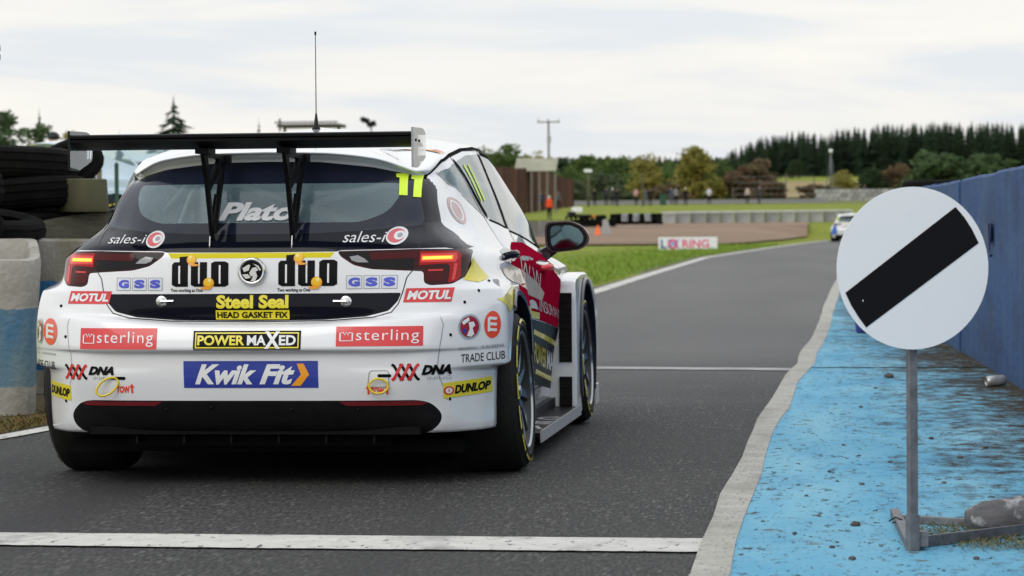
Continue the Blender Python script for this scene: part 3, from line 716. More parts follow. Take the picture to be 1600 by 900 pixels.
decal('livery_panel', [(poly(*yz([(829,491),(856,506),(884,523),(882,570),(872,610),(834,600)])), DBLACK, 0),
    (stroke(yz([(833,518),(856,530),(879,545)]), .022), YEL, 1), (stroke(yz([(836,580),(856,590),(874,598)]), .022), YEL, 1), (stroke(yz([(826,484),(842,494)]), .03), YEL, 1),
    (quad_text('POWER', [(834,566),(853,576),(853,546),(834,534)], .03), YEL, 2), (quad_text('MAXED', [(854,576),(874,586),(874,561),(854,546)], .03), DWHITE, 2)], 'X', cell=.03, lift=.002)
decal('sponsor_lettering', [(quad_text('W', [(814,436),(829,444),(827,415),(812,405)], -.01), DWHITE, 0), (quad_text('W', [(832,446),(846,456),(844,428),(830,417)], -.01), DWHITE, 0),
    (quad_text('INSURANCE', [(842,486),(875,503),(874,486),(842,467)], -.01), DWHITE, 0), (poly(*yz([(826,478),(831,468),(836,472),(840,484),(834,482)])), DWHITE, 0)], 'X', cell=.03, lift=.004)
decal('race_number', [(stroke(yz([(724,258),(752,314)]), .035), NEON, 0), (stroke(yz([(731,258),(757,314)]), .035), NEON, 0)], 'X', cell=.03, lift=.003, parent=parts['side_window'][0])
decal('livery_panel', [(poly(*yz([(739,402),(752,420),(764,433),(748,441),(724,437),(733,420)])), YEL, 0)], 'X', cell=.02)
decal('livery_panel', [(poly(*yz([(776,467),(800,446),(806,461),(797,489)])), YEL, 0)], 'X', cell=.02)
h_ = hit(713,329); decal('livery_panel', [(disc(h_.y, h_.z, .085, .055), mat('crest_pink', (.45,.2,.22), .3, coat=1), 0), (disc(h_.y, h_.z, .065, .042), DWHITE, 1), (disc(h_.y, h_.z, .04, .035), mat('crest_pink', (.45,.2,.22), .3), 2)], 'X', cell=.02)
h_ = hit(676,236); decal('livery_panel', [(poly((h_.y-.05,h_.z+.012),(h_.y,h_.z),(h_.y-.03,h_.z-.014)), DBLACK, 0), (poly((h_.y-.03,h_.z+.006),(h_.y+.03,h_.z+.004),(h_.y,h_.z-.016)), ORG, 1), (poly((h_.y,h_.z+.002),(h_.y+.06,h_.z+.006),(h_.y+.03,h_.z-.010)), RED, 2)], 'X', cell=.02)
# roof side print
# door handles
for yy, zz, m in ((hit(793,399).y, hit(793,399).z, BLACKG),(hit(848,419).y, hit(848,419).z, RED)):
    for s, prt in ((1, 0), (-1, 1)):
        hh = BV.ray_cast(Vector((2,yy,zz)), Vector((-1,0,0)))[0]; b = bmesh.new()
        tube(b, [(0,-.09,0),(.028,-.06,.004),(.034,0,.006),(.030,.05,.004),(0,.085,0)], [.012,.016,.017,.016,.012], 10)
        bmesh.ops.scale(b, vec=(s,1,1), verts=b.verts)
        o = bobj('door_handle', b, m, (RD, FD)[yy > 2] if s == 1 else (parts['rear_door'][1], parts['front_door'][1])[yy > 2], smooth=True); o.location = (hh.x*s, yy, zz)
decal('livery_panel', [(poly(*yz([(780,392),(788,386),(802,392),(806,404),(798,414),(784,406)])), NAVYP, 0)], 'X', cell=.03, lift=.001)
for s in (1,-1):
    b = bmesh.new(); box(b, (s*.93,3.98,.12), (.008,.16,.10)); bobj('splitter_end', b, DWHITE, car)
# fuel flap circle
# arch trims
def arch_trim(yc, zc, rr, xbase, s, sweep=236):
    b = bmesh.new(); prev = None
    for q in range(49):
        a = R(-28+sweep*q/48); cy, sz = math.cos(a), math.sin(a)
        h1 = BV.ray_cast(Vector((2, yc+(rr+.012)*cy, zc+(rr+.012)*sz)), Vector((-1,0,0)))
        x = xbase(yc+rr*cy, zc+rr*sz, h1)
        pr = [(x+.004, rr+.022), (x+.013, rr+.012), (x+.013, rr-.008), (x-.12, rr-.008)]
        vs = [b.verts.new((px*s, yc+rad*cy, zc+rad*sz)) for px, rad in pr]
        if prev:
            for k in range(3): b.faces.new((prev[k], prev[k+1], vs[k+1], vs[k]))
        prev = vs
    bmesh.ops.recalc_face_normals(b, faces=b.faces[:])
    return b
TRIM = mat('arch_trim_navy', (.012,.016,.035), .35, coat=.5)
for s in (1, -1):
    bobj('wheel_arch_trim', arch_trim(.82, .335, .385, lambda y, z, h: (h[0].x if h[0] is not None and h[0].x > .80 else .865), s, 150), TRIM, car, angle=40)
# front wing flares with rear-facing vents
def flare(s):
    b = bmesh.new(); yc, zc, rr = 3.48, .335, .375; prev = None
    OUT = [(2.99,.07),(2.99,.50),(3.0,.705),(3.04,.735),(3.30,.755),(3.62,.755),(3.84,.72),(4.02,.62),(4.10,.50),(4.12,.30)]
    n = 40; L = [0]
    for i in range(1, len(OUT)): L.append(L[-1]+math.dist(OUT[i], OUT[i-1]))
    angs = [R(222-232*q/n) for q in range(n+1)]
    for q, a in enumerate(angs):
        t = L[-1]*q/n; i = max(k for k in range(len(L)) if L[k] <= t+1e-9); i = min(i, len(OUT)-2)
        f = (t-L[i])/(L[i+1]-L[i]); oy = OUT[i][0]+(OUT[i+1][0]-OUT[i][0])*f; oz = OUT[i][1]+(OUT[i+1][1]-OUT[i][1])*f
        iy, iz = yc+rr*math.cos(a), max(.07, zc+rr*math.sin(a))
        xo = .925-.012*max(0, (oz-.45)/.35)**2; xi = .93-.012*max(0, (iz-.45)/.3)**2
        vs = [b.verts.new((x*s, y, z)) for x, y, z in ((.79,oy-.0,oz), (xo-.015,oy,oz), (xo,oy+(.010 if oz<.72 else 0),oz-(.010 if oz>.72 else 0)), (xi,iy,iz), (.80,iy,iz))]
        if prev:
            for k in range(4): b.faces.new((prev[k], prev[k+1], vs[k+1], vs[k]))
        prev = vs
    bmesh.ops.recalc_face_normals(b, faces=b.faces[:])
    return b
for s in (1, -1):
    fo = bobj('front_wing_flare', flare(s), WHITE, car, angle=35)
    bobj('wheel_arch_trim', arch_trim(3.48, .335, .375, lambda y, z, h: .928-.012*max(0, (z-.45)/.3)**2, s), TRIM, car, angle=40)
    for z0, z1 in ((.33,.665),(.115,.26)):
        b = bmesh.new(); box(b, (s*.874, 2.984, (z0+z1)/2), (.060, .008, z1-z0)); 
        k = int((z1-z0)/.03)
        for q in range(k): box(b, (s*.874, 2.977, z0+.012+(z1-z0-.02)*q/max(1,k-1)), (.056, .010, .006))
        bobj('vent_louvre', b, BLACKM, fo)
# side skirt blade
for s in (1, -1):
    b = bmesh.new(); box(b, (s*.86, 2.13, .105), (.16, 1.72, .022), bev=.004); box(b, (s*.80, 2.13, .13), (.05, 1.70, .06))
    sk = bobj('side_skirt', b, [BLACKM], car)
    b = bmesh.new(); box(b, (s*.942, 2.13, .10), (.006, 1.72, .05)); bobj('skirt_edge', b, mat('skirt_grey', (.42,.43,.44), .45, spec=.4), sk)
b = bmesh.new()
for i, c in enumerate('AEC'):
    V, Fc = fit(T(c, .03), .83, 1.50+.28*i, .925, 1.68+.28*i)
    vv = [b.verts.new((x, y, .1175)) for x, y in V]
    for f in Fc:
        try: b.faces.new([vv[q] for q in f])
        except ValueError: pass
bobj('sponsor_lettering', b, DWHITE, car)
# underside and rear wheel wells
b = bmesh.new(); box(b, (0, 2.15, .14), (1.50, 3.7, .05)); box(b, (0,.62,.30),(1.0,.9,.3)); box(b, (0, 3.5,.35),(1.0,.9,.4))
for s in (1,-1):
    for yc in (.82, 3.48):
        lathe_b = bmesh.new()
        prev = None
        for q in range(25):
            a = R(-20+220*q/24); vs = [b.verts.new((s*x, yc+.40*math.cos(a), .335+.40*math.sin(a))) for x in (.90 if yc > 2 else .845, .52)]
            if prev: b.faces.new((prev[0], prev[1], vs[1], vs[0]))
            prev = vs
        lathe_b.free()
bobj('underbody', b, UNDER, car)
b = bmesh.new(); box(b, (0,.23,.215), (1.25,.30,.03)); 
for x in (-.45,-.27,-.09,.09,.27,.45): box(b, (x,.22,.19), (.008,.26,.05))
tube(b, [(.30,.14,.20),(.30,.5,.20)], .03, 12); bobj('diffuser_floor', b, UNDER, car)
# ---------------------------------------------------------------- wheels
def make_wheel():
    t = empty('wheel'); 
    b = bmesh.new(); rt, wd = .322, .29
    prof = [(-wd/2+.02,.235),(-wd/2,.262),(-wd/2+.004,.285),(-wd/2+.022,.310),(-wd/2+.05,rt)]
    for q in range(1, 12): prof.append((-wd/2+.05+(wd-.10)*q/12, rt+.0015))
    prof += [(wd/2-.05,rt),(wd/2-.022,.310),(wd/2-.004,.285),(wd/2,.262),(wd/2-.02,.235)]
    lathe(b, prof, 72, 'X'); ty = bobj('tyre', b, RUBBER, t, angle=30)
    b = bmesh.new()
    for q in range(14):
        a0 = 2*math.pi*q/14; a1 = a0+2*math.pi/14*.78
        pv = None
        for i in range(6):
            a = a0+(a1-a0)*i/5; vs = [b.verts.new((wd/2-.002+(.292-rr)*.25, rr*math.cos(a), rr*math.sin(a))) for rr in (.279,.290)]
            if pv: b.faces.new((pv[0], pv[1], vs[1], vs[0]))
            pv = vs
    bobj('sidewall_marking', b, YEL, ty)
    b = bmesh.new(); ox = wd/2
    lathe(b, [(-ox+.03,.236),(ox-.02,.238),(ox-.004,.240),(ox-.004,.232),(ox-.012,.228)], 60, 'X'); lathe(b, [(ox-.012,.228),(ox-.03,.222),(ox-.05,.212),(-ox+.04,.205)], 60, 'X', mi=1)
    for q in range(10):
        a = 2*math.pi*q/10; M = Matrix.Rotation(a, 4, 'X')
        pts = [((ox-.055,0,.03),.024,.02),((ox-.030,0,.09),.017,.018),((ox-.024,.004,.16),.014,.014),((ox-.022,.006,.226),.018,.012)]
        prev = None
        for (p, hw, th) in pts:
            vs = [b.verts.new(M @ Vector((p[0]+dx, p[1]+dy, p[2]))) for dx, dy in ((0,-hw),(0,hw),(-th*1.6,hw*.8),(-th*1.6,-hw*.8))]
            if prev:
                for k in range(4): b.faces.new((prev[k], prev[(k+1)%4], vs[(k+1)%4], vs[k]))
            prev = vs
    lathe(b, [(ox-.08,.055),(ox-.045,.052),(ox-.030,.036),(ox-.030,.022),(ox-.022,.020),(ox-.022,0)], 24, 'X')
    bmesh.ops.recalc_face_normals(b, faces=b.faces[:])
    bobj('rim', b, [mat('rim_grey', (.38,.39,.41), .2, .9), mat('rim_barrel_dark', (.025,.025,.027), .5)], t, angle=35)
    b = bmesh.new(); lathe(b, [(-.02,.07),(-.02,.185),(.012,.185),(.012,.07)], 40, 'X', closed=True)
    box(b, (0,-.13,.05), (.09,.07,.14), bev=.01); bobj('brake_disc', b, mat('brake_iron', (.12,.11,.11), .4, .9), t, angle=30)
    return t
whl = make_wheel(); first = True
for x, y in ((1,.82),(-1,.82),(1,3.48),(-1,3.48)):
    w = whl if first else tree_copy(whl); first = False
    w.parent = car; w.location = (x*(.937-.145), y, .319); w.rotation_euler = (R(random.uniform(0,30)), R(-3.4*x), 0)
    if x < 0: w.rotation_euler = (0, R(3.4), math.pi)
# ---------------------------------------------------------------- wing
WX, WY = .634, -.13
b = bmesh.new(); foil = []
for q in range(13):
    t = q/12; foil.append((WY+.27*t, 1.335-.004*t-.026*t*t))
low = [(y-.0, z-.008-.020*math.sin(math.pi*min(1, ((y-WY)/.27)*.9+.12))) for y, z in foil[::-1]]
prism(b, foil+low, 'X', -WX, WX)
wing = bobj('rear_wing', b, CARBON, car, angle=40)
b = bmesh.new(); prism(b, [(WY,1.345),(WY+.02,1.35),(WY+.02,1.333),(WY,1.330)], 'X', -WX, WX); bobj('gurney_flap', b, CARBON, wing)
for s in (1, -1):
    b = bmesh.new(); pl = rnd_poly([(WY,1.365),(WY+.25,1.368),(WY+.32,1.35),(WY+.32,1.26),(WY+.12,1.215),(WY,1.215)], .03)
    prism(b, pl, 'X', s*WX, s*(WX+.005)); bobj('wing_end_plate', b, CLEAR, wing)
    b = bmesh.new(); prism(b, [(WY-.001,1.365),(WY+.004,1.365),(WY+.004,1.215),(WY-.001,1.215)], 'X', s*(WX-.001), s*(WX+.007)); bobj('end_plate_edge', b, BLACKM if s < 0 else DGREY, wing)
b = bmesh.new()
for i in range(2): box(b, (WX+.0065, WY+.07+.08*i, 1.318), (.003,.012,.010))
V, Fc = fit(T('DUNLOP', .02), WY+.04, 1.33, WY+.26, 1.345); 
bobj('plate_bolt', b, DBLACK, wing)
for s in (1, -1):
    b = bmesh.new(); xs = s*.152
    P1 = [(.085,.918),(.10,.912),(.30,1.262),(.27,1.275)]
    P2 = [(.088,.918),(.10,.925),(.015,1.20),(-.01,1.275),(-.075,1.28),(-.02,1.19)]
    P3 = [(.02,1.15),(.045,1.14),(.20,1.215),(.25,1.27),(.20,1.27)]
    P4 = [(-.03,1.262),(-.05,1.285),(.30,1.275),(.30,1.245),(.24,1.245),(.16,1.262)]
    P5 = [(.072,1.02),(.080,1.01),(.16,1.12),(.15,1.125)]
    for P, t in ((P1,.008),(P2,.0075),(P3,.007),(P4,.009),(P5,.006)): prism(b, P, 'X', xs-t, xs+t)
    box(b, (xs, -.02, 1.285), (.05,.12,.02)); box(b, (xs,.30,1.262),(.045,.06,.03))
    bobj('wing_support', b, CARBON, wing)
    b = bmesh.new(); hh = BV.ray_cast(Vector((.155,-1,.93)), Vector((0,1,0)))[0]; tube(b, [(s*.155, hh.y-.006, .962),(s*.155, hh.y-.014,.925),(s*.155,hh.y-.006,.899)], .0022, 6); bobj('stay_cable', b, SILVER, wing)
# antenna
b = bmesh.new(); hz = BV.ray_cast(Vector((.001,1.38,3)), Vector((0,0,-1)))[0].z
tube(b, [(0,1.38,hz-.004),(0,1.38,hz+.01),(0,1.38,hz+.012),(0,1.38,hz+.065),(0,1.38,hz+.07),(0,1.38,1.815),(0,1.38,1.818),(0,1.38,1.832)], [.02,.014,.011,.004,.0022,.0016,.004,.0045], 10)
bobj('aerial', b, BLACKM, car, smooth=True)
# mirrors
for s in (1, -1):
    b = bmesh.new(); cxm, czm = .91, .937
    outline = rnd_poly([(-.103,.045),(-.09,.07),(.02,.075),(.075,.05),(.104,.005),(.098,-.035),(.06,-.062),(-.07,-.075),(-.098,-.05)], .02, 3)
    rings = []
    for dy, sc in ((0,.90),(0,1.0),(.03,1.0),(.07,.85),(.10,.5),(.108,.1)):
        rings.append([b.verts.new((s*(cxm+x*sc), 2.72+dy, czm+z*sc)) for x, z in outline])
    for a, c in zip(rings, rings[1:]):
        for k in range(len(outline)): b.faces.new((a[k], a[(k+1)%len(outline)], c[(k+1)%len(outline)], c[k]))
    b.faces.new(rings[-1])
    tube(b, [(s*.765,2.80,.84),(s*.80,2.79,.855),(s*.845,2.77,.885)], [.045,.032,.028], 8)
    bmesh.ops.recalc_face_normals(b, faces=b.faces[:])
    mo = bobj('door_mirror', b, mat('mirror_shell', (.022,.005,.009), .25, coat=.4), car, angle=40)
    b = bmesh.new(); flat(b, [(s*(cxm+x*.86), czm+z*.84) for x, z in outline], 2.726); 
    b2 = b; bobj('mirror_rim', b, BLACKM, mo)
    b = bmesh.new(); flat(b, [(s*(cxm+x*.74), czm+z*.74) for x, z in outline], 2.722); bobj('mirror_glass', b, mat('mirror_glass', (.10,.16,.18), .05, 1), mo)
# interior: cage, seat, dash, driver's helmet
b = bmesh.new(); rr = .02
for s in (1, -1):
    tube(b, [(s*.62,1.55,.2),(s*.62,1.55,1.0),(s*.52,1.55,1.27),(0,1.55,1.29)], rr, 8)
    tube(b, [(s*.52,1.55,1.25),(s*.50,.60,1.0),(s*.48,.5,.5)], rr, 8); tube(b, [(s*.55,1.55,1.2),(s*.58,2.4,1.17),(s*.66,2.95,.9)], rr, 8)
    tube(b, [(s*.50,1.52,1.24),(-s*.44,.62,.95)], rr, 8); tube(b, [(s*.40,.66,1.0),(s*.25,.7,.5)], rr, 8)
bobj('roll_cage', b, mat('cage_paint', (.62,.64,.66), .4), car, smooth=True)
b = bmesh.new(); box(b, (.36,1.75,.62), (.46,.14,.80), bev=.05); box(b, (.36,2.0,.35), (.46,.5,.14), bev=.04); box(b,(.36,1.72,1.02),(.36,.16,.2),bev=.05)
bobj('race_seat', b, mat('seat_black', (.02,.02,.02), .7), car, angle=40)
b = bmesh.new(); box(b, (0,3.0,.80), (1.3,.5,.16), bev=.04); box(b, (0,.55,.62), (1.1,.5,.2)); bobj('dashboard', b, mat('dash_grey', (.05,.05,.055), .8), car)
b = bmesh.new(); bmesh.ops.create_uvsphere(b, u_segments=20, v_segments=14, radius=.14); bmesh.ops.scale(b, vec=(.9,1.1,1.05), verts=b.verts); 
o = bobj('driver_helmet', b, mat('helmet_red', (.5,.06,.05), .3, coat=1), car, smooth=True); o.location = (.36,1.92,1.06)
# ================================================================== GROUND
EDGE = [(-8,-5.4),(9,-4.75),(11.5,-4.38),(13.1,-4.12),(14.5,-3.98),(16.5,-3.92),(25,-3.9),(41,-3.95),(53,-4.12),(79,-4.38),(108,-3.4),(125,-2.7),(140,-2.0),(150,-1.5),(152,1),(153,6),(154,9)]
def interp(tab, v):
    if v <= tab[0][0]: return tab[0][1]
    for (a, za), (b_, zb) in zip(tab, tab[1:]):
        if v <= b_: return za+(zb-za)*(v-a)/(b_-a)
    return tab[-1][1]
TER = [(0,0),(114,0),(126,.05),(160,.93),(200,1.3),(250,2.4),(275,2.8),(330,3.6),(420,5.2),(600,9.5),(760,14),(1200,22),(2500,30),(6000,30)]
def h_ter(x, y):
    z = interp(TER, y)
    if y < 156: z *= max(0, min(1, (interp(EDGE, y)-.3-x)/3))
    if x < -4.9 and y < 56: z = max(z, min(1, (-4.9-x)/1.5)*min(1, max(0, (y-18)/6))*.65*min(1, (56-y)/6))
    return z
def terrain_sheet(name, mat_, xs, ys, dz=0, clip=None, **k):
    b = bmesh.new(); V = {}
    for i, y in enumerate(ys):
        for j, x in enumerate(xs): V[i, j] = b.verts.new((x, y, h_ter(x, y)+dz))
    for i in range(len(ys)-1):
        for j in range(len(xs)-1): b.faces.new((V[i,j], V[i,j+1], V[i+1,j+1], V[i+1,j]))
    return bobj(name, b, mat_, smooth=True, **k)
GRASS = noisy('field_grass', (.23,.26,.036), (.17,.205,.026), .6, .9, extra=[((.28,.25,.05),.35,.52,.75,(1,1,1)), ((.09,.16,.018),3.5,.5,.7,(1,1,1))], bump=.5, bscale=18, spec=.1)
TAN = noisy('dry_field', (.34,.27,.14), (.24,.19,.09), .05, .9, spec=.1)
ys = [-12,0,10,18,24,28,34,44,50,56,70,92,112,118,125,135,145,150,156,160,180,200,225,250,275,300,330,375,420,500,600,680,760,900,1200,2500,4500]
xs = [-1800,-900,-500,-300,-200,-140,-100,-70,-50,-35,-25,-18,-14,-11,-9,-7,-6,-5,-4,-3,-2,-1,0,2,5,10,20,40,70,110,160,250,400,700,1200,2000]
terrain_sheet('ground', GRASS, xs, ys, -.012, kind='structure')
# asphalt
def asphalt():
    m = mat('asphalt', (.05,.05,.052), .78, spec=.35); nt = m.node_tree; N = nt.nodes; L = nt.links; p = N['Principled BSDF']
    tc = N.new('ShaderNodeTexCoord')
    def noise(s, d=4, sc=(1,1,1), loc=(0,0,0)):
        mp = N.new('ShaderNodeMapping'); mp.inputs['Scale'].default_value = sc; mp.inputs['Location'].default_value = loc; L.new(tc.outputs['Object'], mp.inputs[0])
        n = N.new('ShaderNodeTexNoise'); n.inputs['Scale'].default_value = s; n.inputs['Detail'].default_value = d; L.new(mp.outputs[0], n.inputs[0]); return n.outputs[0]
    def ramp(i, a, b): r = N.new('ShaderNodeMapRange'); r.inputs[1].default_value = a; r.inputs[2].default_value = b; L.new(i, r.inputs[0]); return r.outputs[0]
    def mixc(f, a, b):
        x = N.new('ShaderNodeMixRGB')
        L.new(f, x.inputs[0])
        for i, c in ((1, a), (2, b)):
            if isinstance(c, tuple): x.inputs[i].default_value = (*c, 1)
            else: L.new(c, x.inputs[i])
        return x.outputs[0]
    v = N.new('ShaderNodeTexVoronoi'); v.inputs['Scale'].default_value = 95; vm = N.new('ShaderNodeMapping'); vm.inputs['Scale'].default_value = (1,.22,1); L.new(tc.outputs['Object'], vm.inputs[0]); L.new(vm.outputs[0], v.inputs['Vector'])
    c = mixc(ramp(noise(105, 3, (1,.16,1)), .40, .62), (.012,.012,.012), (.062,.061,.060))
    c = mixc(ramp(v.outputs['Color'], .74, .92), c, (.12,.118,.11))
    c = mixc(ramp(noise(.9, 6, (1,.35,1)), .45, .75), c, mixc(ramp(noise(100, 2, (1,.18,1)), .38, .62), (.015,.015,.015), (.060,.059,.056)))
    # lighter surface up the track past the transverse joint, grazing reflection painted in
    sx = N.new('ShaderNodeSeparateXYZ'); L.new(tc.outputs['Object'], sx.inputs[0])
    fy = N.new('ShaderNodeMath'); fy.operation = 'MULTIPLY_ADD'; L.new(noise(.6, 4), fy.inputs[0]); fy.inputs[1].default_value = 5; L.new(sx.outputs['Y'], fy.inputs[2])
    far = ramp(fy.outputs[0], 17.5, 24.5)
    far2 = N.new('ShaderNodeMath'); far2.operation = 'MULTIPLY'; L.new(far, far2.inputs[0]); far2.inputs[1].default_value = .85
    # rubber laid down along the driving line, damp patches
    c = mixc(ramp(noise(1.3, 4, (1.3,.035,1), (3,0,0)), .50, .68), c, (.022,.022,.023))
    c = mixc(ramp(noise(.35, 5, (1,.5,1), (9,2,0)), .50, .72), c, (.055,.053,.050))
    c2 = mixc(ramp(noise(.5, 5, (1,.12,1)), .35, .7), (.115,.113,.112), (.15,.147,.142))
    c = mixc(far2.outputs[0], c, c2)
    L.new(c, p.inputs['Base Color'])
    b = N.new('ShaderNodeBump'); b.inputs['Strength'].default_value = .55; b.inputs['Distance'].default_value = .004
    L.new(noise(150, 3), b.inputs['Height']); L.new(b.outputs[0], p.inputs['Normal'])
    return m
ASPH = asphalt()
sheet("track", [(x,y,0) for y,x in EDGE]+[(14,154,0),(14,-8,0)], ASPH, z=0, kind='structure')
# painted lines
def linemat(name, worn):
    return noisy(name, (.62,.61,.57), (.52,.51,.48), 9, .75, extra=[((.10,.10,.10), 34, .58 if worn else .585, .72 if worn else .66, (1,.35,1)), ((.22,.22,.21), 2.5, .52, .70, (1,.8,1))], bump=.5, bscale=120, spec=.2, bdist=.004)
LWHITE = linemat('line_paint', False); LWORN = linemat('worn_line_paint', True)
CREAML = noisy('cream_line_paint', (.47,.46,.42), (.36,.35,.315), 7, .8, extra=[((.17,.16,.15), 70, .54, .66, (1,.3,1)), ((.26,.25,.22), 3, .5, .7, (1,.3,1))], bump=.6, bscale=120, spec=.2, bdist=.004)
def jag(pts, n=6, amp=.006, seed=1):
    rg = random.Random(seed); out = []
    for a, b_ in zip(pts, pts[1:]):
        a = Vector(a); b_ = Vector(b_)
        for q in range(n): out.append(a.lerp(b_, q/n)+Vector((rg.uniform(-amp, amp), rg.uniform(-amp, amp)*2, 0)))
    out.append(Vector(pts[-1])); return out
def strip(name, L_, R_, mat_, z, **k):
    b = bmesh.new(); n = 90
    def res(P):
        acc = [0]
        for a, c in zip(P, P[1:]): acc.append(acc[-1]+abs(c[1]-a[1])+1e-6)
        out = []
        for q in range(n+1):
            t = acc[-1]*(q/n); i = min(max(i for i in range(len(acc)) if acc[i] <= t+1e-9), len(P)-2)
            f = (t-acc[i])/(acc[i+1]-acc[i]); out.append(Vector(P[i]).lerp(Vector(P[i+1]), f))
        return out
    A, B = res(L_), res(R_); pv = None; rg = random.Random(5)
    for a, c in zip(A, B):
        j1, j2 = rg.uniform(-.006,.006), rg.uniform(-.006,.006)
        vs = [b.verts.new((a.x+j1, a.y, z)), b.verts.new((c.x+j2, c.y, z))]
        if pv: b.faces.new((pv[0], pv[1], vs[1], vs[0]))
        pv = vs
    bmesh.ops.recalc_face_normals(b, faces=b.faces[:])
    return bobj(name, b, mat_, **k)
LL = [(1077,905),(1086,866),(1100,843),(1121,794),(1134,760),(1160,715),(1172,685),(1185,658),(1204,628),(1217,605),(1233,583),(1247,568),(1248,556),(1270,527),(1277,512),(1285,485),(1297,456),(1308,435),(1320,402)]
RL = [(1139,905),(1145,862),(1151,832),(1166,802),(1185,760),(1198,715),(1208,677),(1223,654),(1238,632),(1249,594),(1271,575),(1276,553),(1292,529),(1297,512),(1304,483),(1312,458),(1318,440),(1327,402)]
LLg = [G(*p) for p in LL]; RLg = [G(*p) for p in RL]
kerbline = strip('edge_line', LLg, RLg, CREAML, .0135, kind='structure')
strip('corner_line', [Vector((LLg[0].x, 5, 0)), LLg[0]], [Vector((RLg[0].x-.05, 5, 0)), RLg[0]], CREAML, .0135, kind='structure')
a, b_, c, d = G(1100,844), G(1087,865), G(-300,832), G(-300,850)
b = bmesh.new(); top = jag([c+Vector((-6,.05,0)), c, G(400,838), a+Vector((.03,0,0))], 60, .002, 3); bot = jag([d+Vector((-6,.05,0)), d, G(400,859), b_+Vector((.03,0,0))], 60, .002, 4)
for i in range(len(top)-1):
    f = b.faces.new([b.verts.new((p.x, p.y, .006)) for p in (bot[i], bot[i+1], top[i+1], top[i])])
bmesh.ops.remove_doubles(b, verts=b.verts[:], dist=1e-5); bobj('start_line', b, LWHITE, kind='structure')
# transverse joint line further on
a, c = G(890,571), G(1240,578); w = .30
b = bmesh.new(); pv = None
for q in range(41):
    p = (a+Vector((-5,.6,0))).lerp(c, q/40); j = .012*math.sin(q*1.7)
    vs = [b.verts.new((p.x, p.y-w/2+j, .005)), b.verts.new((p.x, p.y+w/2+j*.5, .005))]
    if pv: b.faces.new((pv[0], vs[0], vs[1], pv[1]))
    pv = vs
bobj('joint_line', b, noisy('pale_joint', (.42,.42,.41), (.20,.20,.20), 3, .8, lo=.4, hi=.7, bump=.3), kind='structure')
# left edge line of the track
b = bmesh.new(); pv = None
for q in range(120):
    y = -8+ (149+8)*(q/119)**1.5; x = interp(EDGE, y)+.07
    vs = [b.verts.new((x, y, .006)), b.verts.new((x+(.12 if y < 30 else .24), y, .006))]
    if pv: b.faces.new((pv[0], pv[1], vs[1], vs[0]))
    pv = vs
bobj('left_edge_line', b, LWHITE, kind='structure')
# blue painted pavement in slabs, dirt swept up towards the wall
def bluemat():
    m = noisy('blue_floor_paint', (.10,.33,.50), (.135,.39,.56), 1.2, .8, stretch=(1,.8,1), bump=.35, bscale=60, spec=.12, bdist=.003,
        extra=[((.23,.48,.60), 2, .40, .70, (1,.25,1)), ((.08,.27,.45), 3, .54, .76, (1,.3,1)), ((.07,.19,.28), 60, .60, .66, (1,.35,1)), ((.03,.04,.045), 30, .605, .635, (1,.35,1)), ((.12,.105,.08), 9, .60, .69, (1,.9,1)), ((.06,.12,.16), 16, .60, .68, (1,.3,1))])
    nt = m.node_tree; N = nt.nodes; L = nt.links; p = N['Principled BSDF']; src = p.inputs['Base Color'].links[0].from_socket
    tc = N.new('ShaderNodeTexCoord'); sx = N.new('ShaderNodeSeparateXYZ'); L.new(tc.outputs['Object'], sx.inputs[0])
    mp = N.new('ShaderNodeMapping'); mp.inputs['Scale'].default_value = (1,.62,1); L.new(tc.outputs['Object'], mp.inputs[0])
    def noise(s, d): n = N.new('ShaderNodeTexNoise'); n.inputs['Scale'].default_value = s; n.inputs['Detail'].default_value = d; n.inputs['Roughness'].default_value = .7; L.new(mp.outputs[0], n.inputs[0]); return n.outputs[0]
    def math_(op, a, b_): q = N.new('ShaderNodeMath'); q.operation = op; [L.new(v, q.inputs[i]) if not isinstance(v, (int, float)) else setattr(q.inputs[i], 'default_value', v) for i, v in enumerate((a, b_))]; return q.outputs[0]
    # distance in from the wall foot (wall line x = 1.60-.0385*y)
    wl_ = math_('SUBTRACT', math_('ADD', sx.outputs['X'], math_('MULTIPLY', sx.outputs['Y'], .0385)), 1.60)
    d = math_('ADD', math_('MULTIPLY', wl_, .80), math_('ADD', .55, math_('MULTIPLY', math_('SUBTRACT', noise(9, 14), .5), 2.6)))
    big = math_('MULTIPLY', math_('SUBTRACT', noise(1.1, 3), .5), 1.3)
    d = math_('ADD', d, big)
    mr = N.new('ShaderNodeMapRange'); mr.inputs[1].default_value = -.12; mr.inputs[2].default_value = .46; L.new(d, mr.inputs[0])
    n2 = N.new('ShaderNodeMixRGB'); n2.inputs[1].default_value = (.055,.043,.03,1); n2.inputs[2].default_value = (.025,.023,.018,1); L.new(noise(30, 4), n2.inputs[0])
    x = N.new('ShaderNodeMixRGB'); L.new(mr.outputs[0], x.inputs[0]); L.new(src, x.inputs[1]); L.new(n2.outputs[0], x.inputs[2]); L.new(x.outputs[0], p.inputs['Base Color'])
    return m
BLUEF = bluemat()
sheet('pavement_bed', [(RLg[0].x+.05,4,0),(4,4,0),(4,60,0)]+[(p.x+.02,p.y,0) for p in RLg[::-1]], noisy('joint_dirt', (.03,.028,.022), (.06,.055,.04), 20, .9), z=.003, kind='structure')
pave = empty('pavement', (0,0,0), kind='structure')
def edge_x(y):
    P = [(RLg[0].x-.1, 4)]+[(p.x, p.y) for p in RLg]
    for (xa, ya), (xb, yb) in zip(P, P[1:]):
        if ya <= y <= yb: return xa+(xb-xa)*(y-ya)/max(1e-6, yb-ya)
    return P[-1][0]
jn = [4, 18.85, 24.0, 29.2, 34.5, 40, 46, 52]
